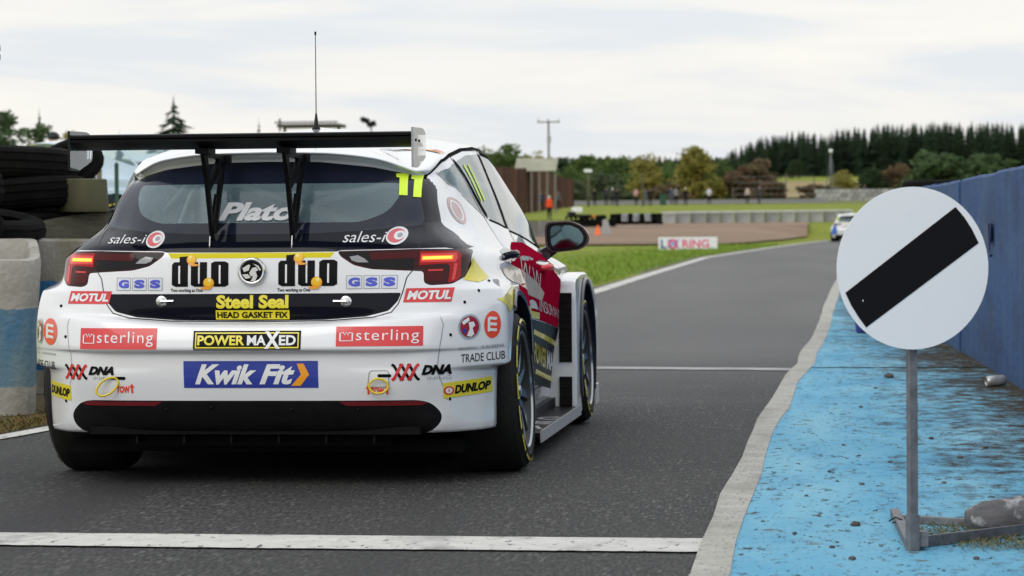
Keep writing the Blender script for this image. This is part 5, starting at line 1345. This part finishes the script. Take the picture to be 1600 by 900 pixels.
DK = (.012,.013,.018); NV = (.02,.025,.05); GRY = (.10,.105,.12)
person(858,196,(.85,.09,.02),DK,'marshal in orange jacket and black trousers standing on the grass bank',0,150,1.75,(.6,.6,.6))
person(85,38,(.03,.035,.03),NV,'man in a black cap behind the tyre stack at the left',0,20,1.72,(.01,.012,.02))
SP = [(845,232,(.03,.06,.14),DK,'person in dark blue jacket by the brown fence, left of the marshal',0,20),(853,240,(.14,.05,.05),DK,'person in dull red top just behind the marshal',1,200),(872,240,GRY,DK,'person in grey top against the right end of the brown fence',0,0),
 (929,268,DK,DK,'person in black just right of the pale topped post',0,30),(947,266,NV,DK,'person in navy, left of the close group of three',1,10),(957,270,(.05,.05,.055),DK,'person in white cap in the middle of the close group of three',0,180),(964,262,DK,NV,'tall person in black at the right of the close group of three',2,160),
 (994,268,(.60,.33,.33),DK,'person in pink top with black trousers',1,30),(1008,267,GRY,(.12,.12,.14),'person in grey jacket and grey trousers beside the pink top',0,200),(1016,262,DK,DK,'person in black right of the grey jacket',0,170),
 (1049,272,(.07,.08,.11),(.07,.08,.12),'person in slate jacket beside the green bin',0,20),(1056,268,(.24,.24,.26),DK,'person in light grey top standing between two in dark clothes',2,190),(1071,266,DK,DK,'person in white cap and black clothes, alone right of the bin',0,30),
 (1108,270,(.62,.62,.68),DK,'person in white shirt and dark trousers, alone',1,10),(1168,274,(.55,.42,.40),DK,'person in pale pink shirt among the bare bushes',0,200),(1186,272,(.03,.04,.08),NV,'person in dark blue walking near the wire fence post',2,90),
 (1351,300,(.05,.05,.07),DK,'person in dark coat by the grey stone wall',0,0)]
for px, Y, jc, tc_, lb, po, rz in SP:
    person(px, Y, jc, tc_, lb, po, rz, random.uniform(1.66,1.82), (.75,.75,.74) if 'white cap' in lb else None)
# ================================================================== FAR SIDE OF THE TRACK
def drape(name, outline_fn, y0, y1, n, m, mat_, dz, **k):
    b = bmesh.new(); V = {}
    for i in range(n+1):
        y = y0+(y1-y0)*i/n; xa, xb = outline_fn(y)
        for j in range(m+1): x = xa+(xb-xa)*(j/m); V[i,j] = b.verts.new((x, y, h_ter(x, y)+dz))
    for i in range(n):
        for j in range(m): b.faces.new((V[i,j], V[i,j+1], V[i+1,j+1], V[i+1,j]))
    return bobj(name, b, mat_, smooth=True, **k)
GRV = noisy('gravel_trap', (.30,.21,.15), (.22,.16,.115), .25, .95, stretch=(.3,1,1), extra=[((.13,.10,.085), .5, .55, .75, (.3,1,1))], spec=.1, bump=.5, bscale=25)
drape('gravel_trap', lambda y: (-45, interp([(120,-5.6),(124,-4.9),(135,-3.4),(150,-2.5),(158,-2.5)], y)), 120, 159, 26, 30, GRV, .07, kind='structure')
drape('service_path', lambda y: (-40, 14), 277, 284, 3, 20, noisy('path_grey', (.20,.20,.20), (.26,.26,.25), .3, .9), .05, kind='structure')
drape('dry_field', lambda y: (-16, 60), 345, 600, 12, 12, TAN, .15, kind='structure')
# barrier blocks
BCON = noisy('barrier_concrete', (.24,.245,.24), (.34,.34,.33), 1.6, .9, extra=[((.12,.12,.12), 2, .55, .75, (1,1,1))], rnd=.15)
BCAP = noisy('barrier_cap_white', (.60,.61,.60), (.45,.46,.46), 3, .85)
pos = ['first','second','third','fourth','fifth','sixth','seventh','eighth','ninth','tenth','eleventh','twelfth','thirteenth']
x = 1035; k = 0
while x < 1312:
    wpx = 23+2*((k*7)%3-1); q = at(x+wpx/2, 340, 159+(k*.5)); w = wpx/27.0
    t = empty('barrier_block', (q.x, q.y, h_ter(q.x, q.y)), R(2*((k*5)%3-1)), label=f'{pos[k]} white capped concrete block from the tyres in the far barrier', cat='concrete block', group='concrete blocks of the far barrier')
    b = bmesh.new(); vs = box(b, (0,0,.30), (w-.05,.5,.60), bev=.03)
    for v in b.verts:
        if v.co.z > .3: v.co.y *= .8
    bobj('block_body', b, BCON, t); b = bmesh.new(); box(b, (0,0,.665), (w-.02,.52,.11), bev=.02); bobj('block_cap', b, BCAP, t)
    x += wpx; k += 1
t5 = bobj('tyre', tyre_mesh(.32,.22,20), OLDRUB, angle=35); tm_s = t5.data; bpy.data.objects.remove(t5)
tm_w = tm_s.copy(); tm_w.materials.clear(); tm_w.materials.append(noisy('white_painted_tyre', (.42,.44,.46), (.16,.17,.18), 3, .8))
for k, px in enumerate(range(958,1034,9)):
    q = at(px, 340, 157+(k%2)*.4); t = empty('tyre_stack', (q.x, q.y, h_ter(q.x,q.y)), label=f'{pos[k]} stack of old tyres from the left in the far barrier', cat='tyre stack', group='tyre stacks of the far barrier')
    for j in range(3): tyre((random.uniform(-.03,.03),0,.12+.225*j), None, None, .62, (0,0), tm_w if (k in (2,4,6) and j > 0) else tm_s, t)
for k, px in enumerate(range(902,958,13)):
    q = at(px, 340, 153); t = empty('tyre_stack', (q.x, q.y, h_ter(q.x,q.y)), label=f'{pos[k]} low heap of black tyres between the cone and the barrier', cat='tyre stack', group='low black tyre heaps')
    for j in range(2+k%2): tyre((random.uniform(-.08,.08),0,.12+.23*j), None, None, 1.0, (R(random.uniform(-9,9)),0), tm_s, t)
for k, px in enumerate(range(802,905,26)):
    q = at(px, 360, 136); t = empty('barrier_block', (q.x, q.y, h_ter(q.x,q.y)), R(4), label=f'{pos[k]} dark grey barrier block left of the orange cone', cat='concrete block', group='dark grey blocks behind the mirror')
    b = bmesh.new(); box(b, (0,0,.42), (.78,.5,.84), bev=.05)
    for v in b.verts:
        if v.co.z > .4: v.co.y *= .75
    bobj('block_body', b, noisy('dark_barrier', (.13,.13,.125), (.20,.20,.19), 2, .9, rnd=.3), t); b = bmesh.new(); box(b, (0,0,.865), (.76,.36,.05), bev=.01); bobj('block_cap', b, GRASS, t)
# traffic cone
q = at(934,352,138); cone = empty('traffic_cone', (q.x,138,h_ter(q.x,138)), label='bright orange traffic cone at the end of the dark grey blocks', cat='traffic cone')
b = bmesh.new(); lathe(b, [(0,.19),(.40,.07),(.40,.0)], 14, 'Z'); lathe(b, [(.40,.07),(.55,.03),(.55,0)], 14, 'Z'); bobj('cone_body', b, mat('cone_orange', (.85,.13,.01), .5), cone, smooth=True)
b = bmesh.new(); box(b, (0,0,.02), (.44,.44,.04)); bobj('cone_base', b, mat('cone_orange', (.85,.13,.01)), cone)
q = at(948,348,139); b = bmesh.new(); prism(b, [(-.26,0),(.26,0),(.05,.8),(-.2,.8)], 'Y', -.03, .03); o = bobj('marker_board', b, mat('board_grey', (.36,.36,.35), .8), label='pale leaning board just right of the orange cone', cat='board'); o.location = (q.x,139,h_ter(q.x,139)); 
# broken kart style wreck lying on the bank
q = at(905,335,168); wr = empty('marshal_quad', (q.x,168,h_ter(q.x,168)), R(30), label='small dark quad bike with white box and orange rear parked on the bank', cat='quad bike')
b = bmesh.new(); box(b,(0,0,.45),(1.5,.5,.18),bev=.05); box(b,(-.5,0,.62),(.4,.45,.2),bev=.04); bobj('quad_body', b, BLACKM, wr)
b = bmesh.new(); box(b,(-.15,0,.82),(.55,.45,.34),bev=.05); bobj('cargo_box', b, DWHITE, wr)
b = bmesh.new(); box(b,(.95,0,.42),(.7,.5,.14),bev=.03); bobj('rear_rack', b, mat('rack_orange', (.75,.16,.03), .6), wr)
for sx in (-.55,.55):
    for sy in (-.35,.35): w = tyre((sx,sy,.25), None, None, .72, (R(90),0), tm_s, wr); w.rotation_euler = (R(90),0,0)
# advertising board on the gravel edge
q = G(1075,391); bd = empty('advertising_board', (q.x,q.y,0), YAW, label='low white advertising board with blue and pink lettering on the gravel edge', cat='advertising board')
D_ = q.y; wB, hB = 92*D_/F, 19.5*D_/F
b = bmesh.new(); box(b, (0,0,hB/2+.02), (wB,.06,hB), bev=.015); bobj('board_panel', b, mat('board_white', (.78,.80,.84), .5), bd)
def flat_text(s, m, x0, z0, x1, z1, y, par, bold=.03, sh=0, nm='lettering'):
    V, Fc = fit(T(s, bold, sh), x0, z0, x1, z1); b = bmesh.new(); vv = [b.verts.new((x_, y, z_)) for x_, z_ in V]
    for f in Fc:
        try: b.faces.new([vv[i] for i in f])
        except ValueError: pass
    return bobj(nm, b, m, par)
flat_text('L', BLU, -wB*.46, hB*.18, -wB*.37, hB*.86, -.034, bd)
flat_text('RING', mat('board_pink', (.75,.12,.25), .5), -wB*.10, hB*.20, wB*.36, hB*.86, -.034, bd)
b = bmesh.new()
flat(b, disc(-wB*.26, hB*.5, hB*.42)[0], -.034, 0); flat(b, disc(-wB*.26, hB*.5, hB*.2)[0], -.036, 1); flat(b, [(-wB*.36,hB*.2),(-wB*.33,hB*.2),(-wB*.14,hB*.85),(-wB*.17,hB*.85)], -.038, 2); flat(b, [(-wB*.36,hB*.85),(-wB*.33,hB*.85),(-wB*.14,hB*.2),(-wB*.17,hB*.2)], -.038, 2)
bobj('round_logo', b, [mat('board_pink', (.75,.12,.25)), DWHITE, BLU2], bd)
for s in (-1,1):
    b = bmesh.new(); box(b, (s*wB*.4,.16,.12), (.05,.30,.24)); bobj('board_foot', b, STEEL, bd)
# brown plank fence and shelter
fn = empty('plank_fence', at(838,310,236), label='tall brown wooden plank fence on the bank left of the people', cat='fence')
fn.location.z = 0; PLK = noisy('brown_planks', (.085,.035,.022), (.05,.022,.016), 1.2, .85, stretch=(1,1,.15), rnd=.35)
pm = {}
for k in range(31):
    px = 772+k*4.1; Y = 205+k*1.75; a = at(px, 322-.05*k, Y); xx = a.x; zt = at(px, 262+max(0,(k-12))*1.05, Y).z; zb = h_ter(xx, Y)-.1
    hk = round(zt-zb, 1); wk = round(4.0*Y/F, 2)
    if (hk, wk) not in pm:
        b = bmesh.new(); box(b, (0,0,hk/2), (wk,.05,hk), bev=.008); me = bpy.data.meshes.new('plank'); b.to_mesh(me); b.free(); me.materials.append(PLK); pm[hk, wk] = me
    o = bpy.data.objects.new('plank', pm[hk, wk]); link(o); o.parent = fn; o.location = Vector((xx, Y+.06*(k%2), zb))-fn.location; o.rotation_euler.z = R(-62)*0
sh = empty('shelter', (at(838,262,228).x,228,0), label='open shelter with a pale corrugated roof above the brown fence', cat='shelter')
b = bmesh.new(); z1, z0 = at(838,247,228).z, at(838,268,228).z; wS = 33*228/F*1.0
n = 40; pv = None
for q_ in range(n+1):
    x_ = -wS+2*wS*q_/n; r_ = .05*(q_%2)
    vs = [b.verts.new((x_, -.9+0, z0+r_)), b.verts.new((x_, .9, z1+r_))]
    if pv: b.faces.new((pv[0], vs[0], vs[1], pv[1]))
    pv = vs
bobj('roof', b, noisy('corrugated_roof', (.36,.36,.27), (.28,.28,.22), .8, .8), sh)
for q_ in range(6):
    b = bmesh.new(); x_ = -wS+.1+(2*wS-.2)*q_/5; box(b, (x_,-.7,z0/2+.05), (.14,.14,z0-.1)); bobj('post', b, mat('shelter_post', (.20,.18,.16), .9), sh)
b = bmesh.new(); box(b, (-1.4*wS,.3,z0-.2), (2.4,1.6,.7)); box(b,(-1.4*wS,.3,z0/2-.4),(.2,.2,z0)); bobj('side_bay', b, mat('bay_grey', (.10,.105,.115), .8), sh)
# poles
def pole(px, Y, ytop, w, m, label, nm='post', cat='post', group=None):
    a = at(px, ytop, Y); g0 = h_ter(a.x, Y)-.1; t = empty(nm, (a.x, Y, g0), label=label, cat=cat, group=group)
    b = bmesh.new(); tube(b, [(0,0,0),(0,0,a.z-g0)], [w, w*.8], 8); bobj('shaft', b, m, t, smooth=True); return t, a.z-g0
GW = mat('weathered_wood', (.11,.09,.07), .9)
t, hh = pole(857,232,188,.10,GW,'wooden power pole with crossarm and transformer behind the shelter','power_pole','power pole')
b = bmesh.new(); box(b, (0,0,hh-.15), (1.9,.10,.10)); bobj('crossarm', b, GW, t)
b = bmesh.new(); 
for x_ in (-.85,-.05,.85): tube(b, [(x_,0,hh-.1),(x_,0,hh+.12)], .05, 6)
bobj('insulators', b, DGREY, t); b = bmesh.new(); tube(b, [(.05,-.18,hh-1.9),(.05,-.18,hh-1.35)], .17, 10); bobj('transformer', b, DGREY, t)
t, hh = pole(919,262,268,.12,GW,'brown post with a pale flat top left of the group of people'); b = bmesh.new(); box(b, (0,0,hh+.06), (.75,.4,.28), bev=.04); bobj('lamp_head', b, DWHITE, t)
for px, Y, yt, lb in ((1004,262,270,'thin grey post left of the yellow tree'),(1228,285,272,'tall wire fence post in front of the dry field'),(1188,285,280,'wire fence post beside the bare brown tree'),(1145,285,292,'wire fence post right of the green trees'),(1272,285,276,'wire fence post left of the camera mast')):
    pole(px, Y, yt, .07, GW, lb, group='fence posts on the bank')
wire = bmesh.new()
for zz in (.9,1.5,2.1,2.7): tube(wire, [at(1145,300,285)*1.0+Vector((0,0,-at(1145,300,285).z+h_ter(-12,285)+zz)), at(1272,300,285)+Vector((0,0,-at(1272,300,285).z+h_ter(-4,285)+zz))], .012, 4)
bobj('fence_wire', wire, DGREY, label='thin wires strung between the fence posts before the dry field', cat='fence wire')
t, hh = pole(1298,300,236,.10,STEEL,'lattice camera mast with platform standing before the dark forest','camera_mast','mast')
b = bmesh.new(); z_ = hh-1.1; 
for s in (-1,1): tube(b, [(s*1.4*.5,0,hh-5.0),(0,0,hh-.3)], .05, 6)
box(b, (.1,0,hh-4.9), (2.2,1.2,.12)); box(b, (.6,0,hh-4.4), (.5,.5,1.0)); box(b, (-.6,0,hh-4.5),(.06,.06,.9)); box(b,(1.15,0,hh-4.5),(.06,.06,.9)); box(b,(.1,-.55,hh-4.1),(1.9,.05,.05))
bobj('platform', b, mat('mast_grey', (.09,.11,.12), .7), t); b = bmesh.new(); bmesh.ops.create_icosphere(b, subdivisions=2, radius=.22); o = bobj('dome_camera', b, DWHITE, t, smooth=True); o.location.z = hh
# green bin
q = at(1036,320,270); b = bmesh.new(); prism(b, [(-.28,0),(.28,0),(.33,1.0),(-.33,1.0)], 'Y', -.3, .3); bn = bobj('wheelie_bin', b, mat('bin_green', (.015,.07,.04), .6), label='dark green wheelie bin standing among the people on the path', cat='bin'); bn.location = (q.x,270,h_ter(q.x,270))
b = bmesh.new(); box(b, (0,0,1.05), (.72,.72,.10), bev=.03); bobj('bin_lid', b, mat('bin_green', (.015,.07,.04)), bn)
b = bmesh.new(); a_, c_ = at(893,320,285), at(1285,320,285); x_ = a_.x
while x_ < c_.x: box(b, (x_+1.2, 285, h_ter(x_,285)+.18), (2.38,.25,.42)); x_ += 2.4
bobj('kerb_wall', b, mat('kerb_wall_grey', (.23,.23,.235), .9), label='long low grey wall behind the spectators on the bank', cat='wall')
# grey stone wall, far right
sw = empty('stone_wall', (at(1320,315,298).x,298,h_ter(2,298)), label='low grey stone wall on the bank left of the round sign', cat='wall')
SWM = noisy('grey_stones', (.22,.22,.225), (.36,.36,.36), 1.5, .9, rnd=.3); rg = random.Random(3); sm = []
for _ in range(4):
    b = bmesh.new(); box(b, (0,0,0), (rg.uniform(.55,.75),.4,.40), bev=.06); me = bpy.data.meshes.new('stone'); b.to_mesh(me); b.free(); me.materials.append(SWM); sm.append(me)
for j in range(3):
    for i in range(13):
        o = bpy.data.objects.new('stone', sm[(i*3+j)%4]); link(o); o.parent = sw; o.location = (-3.0+i*.66+(j%2)*.3, rg.uniform(-.04,.04), .25+j*.42)
# gantry roof and loudspeakers beyond the car
t = empty('viewing_gantry', (at(487,200,190).x,190,0), label='flat dark gantry roof showing above the race car wing by the aerial', cat='gantry')
zt = at(487,197,190).z; b = bmesh.new(); box(b, (.0,0,zt), (4.3,3,.22)); box(b, (-.1,-1.5,zt+.22), (4.4,.08,.10)); bobj('roof', b, mat('roof_dark', (.07,.065,.06), .9), t)
for s in (-1,1): b = bmesh.new(); box(b, (s*1.9,0,zt/2), (.18,.18,zt)); bobj('post', b, GW, t)
b = bmesh.new(); box(b, (-2.25,0,zt+.1), (.12,.12,.9)); bobj('handrail', b, GW, t)
t, hh = pole(580,150,196,.05,STEEL,'pole with a pair of black loudspeakers above the race car wing','speaker_pole','loudspeaker pole')
for dx, dz, r_ in ((-.32,.28,20),(.05,.08,-15)):
    b = bmesh.new(); box(b, (0,0,0), (.42,.3,.30), bev=.04); lathe(b, [(-.21,.02),(-.28,.13),(-.285,.0)], 12, 'X'); o = bobj('loudspeaker', b, BLACKM, t); o.location = (dx,0,hh+dz); o.rotation_euler.y = R(r_)
# ================================================================== TREES
def conifer_mesh(seed, h_=10, r=2.0, levels=22):
    rg = random.Random(seed); V = []; Fc = []
    def tri(a, b_, c): q = len(V); V.extend((a, b_, c)); Fc.append((q, q+1, q+2))
    for l in range(levels):
        t = l/levels; z = h_*(.12+.86*t); R_ = r*(1-t)**.8*rg.uniform(.75,1.15)+.08; n = max(5, int(11*(1-t))+4)
        for k in range(n):
            a = 2*math.pi*(k+rg.random())/n; rr = R_*rg.uniform(.6,1.15); dz = -rr*rg.uniform(.15,.5); c, s = math.cos(a), math.sin(a); w = rr*.30
            tip = (rr*c, rr*s, z+dz); 
            tri((-.1*c, -.1*s, z+.25), (rr*.6*c-w*s, rr*.6*s+w*c, z+dz*.5-.12), tip); tri((-.1*c, -.1*s, z+.25), tip, (rr*.6*c+w*s, rr*.6*s-w*c, z+dz*.5-.12))
            tri((rr*.3*c, rr*.3*s, z), (rr*.8*c-w*.6*s, rr*.8*s+w*.6*c, z+dz-.3), (rr*.8*c+w*.6*s, rr*.8*s-w*.6*c, z+dz-.25))
    tri((-.06,0,h_*.93),(.06,0,h_*.93),(0,0,h_*1.02))
    me = bpy.data.meshes.new('crown'); me.from_pydata(V, [], Fc); return me
def trunk_mesh(h_, r, limbs=0, seed=0):
    b = bmesh.new(); tube(b, [(0,0,-.3),(0.03,0,h_*.4),(-.02,.02,h_*.95)], [r, r*.7, r*.12], 7); rg = random.Random(seed)
    for k in range(limbs):
        z = h_*rg.uniform(.25,.6); a = rg.uniform(0,6.28); L_ = h_*rg.uniform(.2,.4); tube(b, [(0,0,z),(math.cos(a)*L_*.5, math.sin(a)*L_*.5, z+L_*.5),(math.cos(a)*L_, math.sin(a)*L_, z+L_*.8)], [r*.45,r*.3,r*.08], 5)
    me = bpy.data.meshes.new('trunk'); b.to_mesh(me); b.free(); me.materials.append(mat('bark', (.06,.045,.035), .95)); return me
CON = noisy('conifer_needles', (.016,.030,.016), (.026,.042,.020), .35, .9, rnd=.30, spec=.1, extra=[((.038,.028,.018), .22, .58, .75, (1,1,1))])
CMS = [conifer_mesh(i, 10, (1.9,2.2,1.6,2.4)[i]) for i in range(4)]; CTR = trunk_mesh(9, .16)
for m_ in CMS: m_.materials.append(CON)
def conifer(x_, y_, h_, label, group, detail=False, k=0, w=1):
    if detail:
        t = empty('conifer', (x_, y_, h_ter(x_, y_)), label=label, cat='tree', group=group); s = h_/10; t.scale = (s*w, s*w, s)
        for nm, me in (('crown', CMS[k]), ('trunk', CTR)): o = bpy.data.objects.new(nm, me); link(o); o.parent = t; o.rotation_euler.z = k
    else:
        t = bpy.data.objects.new('conifer', CMS[k]); link(t); props(t, label, 'tree', group); t.location = (x_, y_, h_ter(x_, y_)-.5); s = h_/10; t.scale = (s*w, s*w, s); t.rotation_euler.z = k*1.3+x_
    return t
# forest: front rows are trees of their own
rg = random.Random(11); cnt = 0
top = [(860,246),(900,244),(1000,243),(1080,243),(1128,246),(1140,236),(1165,224),(1200,210),(1250,204),(1290,210),(1315,198),(1380,194),(1480,190),(1560,190),(1640,196)]
for rowi, (Y, n) in enumerate(((700,58),(730,58),(765,58),(800,40))):
    for i in range(n):
        px = 1126+(1640-1126)*(i+rg.uniform(.1,.9))/n; a = at(px, 280, Y); g0 = h_ter(a.x, Y); yt = interp(top, px)+rg.uniform(-3,7); zt = at(px, yt, Y).z; h_ = max(5, zt-g0+.5)
        conifer(a.x, Y+rg.uniform(-8,8), h_, 'tall dark conifer in the forest on the right skyline', 'conifers of the far forest', k=rg.randrange(4), w=rg.uniform(.85,1.25)); cnt += 1
for i in range(60):
    px = 740+(1135-740)*(i+rg.uniform(.1,.9))/60; Y = rg.choice((980,1010)); a = at(px, 260, Y); g0 = h_ter(a.x, Y); zt = at(px, interp(top, px)+rg.uniform(-3,6), Y).z
    conifer(a.x, Y, max(6, zt-g0+.5), 'small dark conifer on the low skyline behind the green trees', 'conifers of the low skyline', k=rg.randrange(4), w=1.5)
# undergrowth mass closing the forest foot
def leaf_mass(name, blobs, n, size, mat_, seed=0, parent=None, **k):
    "cloud of leaf faces gathered in clumps over given ellipsoids (x,y,z,rx,ry,rz)"
    rg = random.Random(seed); V = []; Fc = []; cl = []
    for bx in blobs:
        for _ in range(max(6, int(26*len(blobs)**-.3))):
            while True:
                d = Vector((rg.uniform(-1,1), rg.uniform(-1,1), rg.uniform(-1,1)))
                if .2 < d.length <= 1: break
            d = d.normalized()*rg.uniform(.55,1.0); cl.append((Vector((bx[0]+d.x*bx[3], bx[1]+d.y*bx[4], bx[2]+d.z*bx[5])), rg.uniform(.30,.60)*min(bx[3],bx[5]*1.3)))
    for i in range(n):
        c, r_ = cl[i % len(cl)]; d = Vector((rg.gauss(0,1), rg.gauss(0,1), rg.gauss(0,1))).normalized()*r_*rg.random()**.4*1.2; p = c+Vector((d.x*1.25, d.y*1.25, d.z*.85))
        u = Vector((rg.uniform(-1,1), rg.uniform(-1,1), rg.uniform(-.6,.6))).normalized()*size*rg.uniform(.5,1.3); v = u.cross(Vector((rg.uniform(-1,1), rg.uniform(-1,1), rg.uniform(-1,1)))).normalized()*size*.45
        q = len(V); V.extend((p-u, p+v, p+u, p-v)); Fc.append((q, q+1, q+2, q+3))
    me = bpy.data.meshes.new(name); me.from_pydata(V, [], Fc); return mobj(name, me, parent, [mat_], **k)
def translucent(m, f=.35):
    N = m.node_tree.nodes; L = m.node_tree.links; p = N['Principled BSDF']; t = N.new('ShaderNodeBsdfTranslucent'); x = N.new('ShaderNodeMixShader'); x.inputs[0].default_value = f
    L.new(p.inputs['Base Color'].links[0].from_socket, t.inputs[0]); L.new(p.outputs[0], x.inputs[1]); L.new(t.outputs[0], x.inputs[2]); L.new(x.outputs[0], N['Material Output'].inputs[0]); return m
def leafmat(name, c1, c2, c3):
    return translucent(noisy(name, c1, c2, .9, .85, extra=[((*c3,), .5, .5, .72, (1,1,1)), (tuple(v*.45 for v in c1), 1.6, .55, .75, (1,1,1))], spec=.15))
LG = leafmat('leaves_green', (.095,.155,.05), (.125,.185,.055), (.155,.185,.055)); LY = leafmat('leaves_autumn', (.34,.30,.075), (.24,.25,.07), (.38,.26,.075)); LD = leafmat('leaves_dark', (.035,.06,.028), (.05,.08,.034), (.06,.065,.034))
LG2 = leafmat('leaves_far_green', (.045,.072,.035), (.06,.085,.04), (.065,.08,.032)); LBN = leafmat('leaves_brown', (.15,.115,.075), (.19,.12,.07), (.12,.13,.06)); LGY = leafmat('leaves_greygreen', (.12,.155,.085), (.095,.125,.065), (.13,.16,.07)); LS = leafmat('leaves_sage', (.075,.125,.055), (.105,.16,.07), (.05,.085,.038))
def broadleaf(px, Y, yb, yt, wpx, mt, label, n=1500, seed=0, nm='tree', cat='tree', group=None, low=.2, lobes=7):
    a = at(px, yb, Y); g0 = h_ter(a.x, Y); zt = at(px, yt, Y).z; H = max(1.0, zt-g0); W_ = wpx/2*Y/F; rg = random.Random(seed)
    t = empty(nm, (a.x, Y, g0), label=label, cat=cat, group=group); bl = []
    for i in range(lobes):
        ang = rg.uniform(0,6.28); rr = rg.uniform(.2,.65) if i else 0; zc = rg.uniform(low+.10,.80) if i else .55; sw = (1-.55*abs(zc-.45))
        bl.append((W_*rr*math.cos(ang)*sw*1.1, W_*rr*math.sin(ang)*.8, H*zc, W_*rg.uniform(.38,.55), W_*.45, H*rg.uniform(.16,.26)))
    bl.append((0,0,H*.80,W_*.45,W_*.4,H*.20)); bl.append((W_*.2,-W_*.2,H*(low+.18),W_*.8,W_*.5,H*.20)); bl.append((-W_*.2,W_*.1,H*(low+.22),W_*.75,W_*.5,H*.20))
    leaf_mass('crown', bl, int(n*1.9), max(.11, W_*.10), mt, seed, t)
    o = bpy.data.objects.new('trunk', trunk_mesh(H*.8, max(.06, H*.03), 5, seed)); link(o); o.parent = t; return t
TR = [(790,300,300,224,90,LG,'rounded green tree behind the race car roof, left of the shelter'),(832,330,300,236,70,LY,'yellow green tree just behind the shelter roof'),(888,300,322,262,50,LG,'green bush at the right end of the brown fence'),
 (925,350,318,243,110,LG,'broad green tree left of the yellow trees'),(968,330,318,246,80,LG,'green tree between the broad green and the first yellow tree'),(1012,312,322,240,72,LY,'first yellow autumn tree, behind the pink top person'),
 (1050,345,318,252,60,LG,'green tree between the two yellow trees'),(1088,312,322,236,92,LY,'largest yellow autumn tree left of the bare brown tree'),(1128,318,322,252,50,LG,'green tree at the right end of the yellow trees'),
 (1178,312,320,248,96,LBN,'wide bare brown tree in front of the forest'),(1240,660,285,250,30,LD,'dark young tree at the forest foot'),(1278,306,320,290,92,LBN,'low brown bush in front of the dry field'),(1204,300,318,284,60,LBN,'small brown bush beside the bare tree'),
 (1318,330,312,262,44,LY,'small yellow green tree right of the camera mast'),(1368,322,312,262,62,LD,'dark bush just above the round sign, left side'),(1405,322,312,258,56,LBN,'brown dark bush above the top of the round sign'),
 (1488,300,306,243,172,LS,'big rounded sage green bush above the blue wall'),(968,300,322,290,60,LGY,'low grey green shrub behind the group of three'),(900,290,322,280,60,LGY,'low grey green shrub right of the brown fence'),(1048,300,322,288,70,LBN,'low brown shrub behind the bin'),
 (905,322,322,272,80,LG,'dense green shrub left of the pale topped post'),(945,326,322,268,80,LGY,'pale green shrub behind the left part of the group of three'),(990,322,322,270,70,LG,'green shrub below the first yellow tree, left side'),
 (1030,330,322,266,80,LG,'green shrub below the gap between the yellow trees'),(1070,326,322,274,80,LGY,'grey green shrub right of the bin'),(1115,330,322,272,80,LG,'green shrub behind the white shirt person'),(1150,332,322,282,60,LBN,'brown shrub left of the bare tree'),
 (1385,470,300,270,90,LD,'long dark thicket behind the top of the round sign'),(745,320,300,228,70,LG,'green tree at the roof line of the race car'),(1570,420,300,262,80,LD,'dark bush at the right photo edge behind the wall')]
for k_, (px_, yt_, w__) in enumerate(((765,244,90),(812,246,84),(858,250,70),(905,247,90),(948,252,84),(985,249,80),(1030,254,84),(1072,250,80),(1112,250,88),(1146,254,70))):
    TR.append((px_, 470+7*(k_%3), 300, yt_, w__*1.25, LD if k_%2 else LG2, f'{("first","second","third","fourth","fifth","sixth","seventh","eighth","ninth","tenth")[k_]} from the left of the far broad trees closing the low skyline'))
for k, (px, Y, yb, yt, w_, mt, lb) in enumerate(TR):
    broadleaf(px, Y, yb, yt, w_, mt, lb, 2600 if w_ > 80 else 1500, k+20, 'bush' if 'bush' in lb or 'shrub' in lb else 'tree', 'bush' if 'bush' in lb or 'shrub' in lb else 'tree', low=.0 if ('bush' in lb or 'shrub' in lb) else .03, lobes=9)
# left hill and trees
for k, (px, Y, yt, w_, mt, lb) in enumerate(((5,95,176,130,LS,'leafy green tree at the left photo edge'),(52,92,186,110,LS,'leafy green tree left of the man in the cap'),(108,96,204,90,LY,'yellow green tree behind the wing end plate'),(240,118,205,60,LG,'green bush left of the tall conifer'),(315,120,209,60,LG,'green bush right of the tall conifer'))):
    broadleaf(px, Y, 260, yt, w_, mt, lb, 4500, k+60, low=.05, lobes=12)
for px, Y, yt, lb, w_ in ((272,118,152,'lone tall conifer above the left part of the wing',1.9),(187,122,204,'small conifer tip just above the wing near its left end',.7),(405,124,184,'small thin conifer left of the gantry roof',.55),(62,94,170,'small dark conifer top above the left trees',.8)):
    a = at(px, 250, Y); g0 = h_ter(a.x, Y); conifer(a.x, Y, at(px, yt, Y).z-g0, lb, 'conifers at the left', True, 1, w_)
print('conifers', cnt)
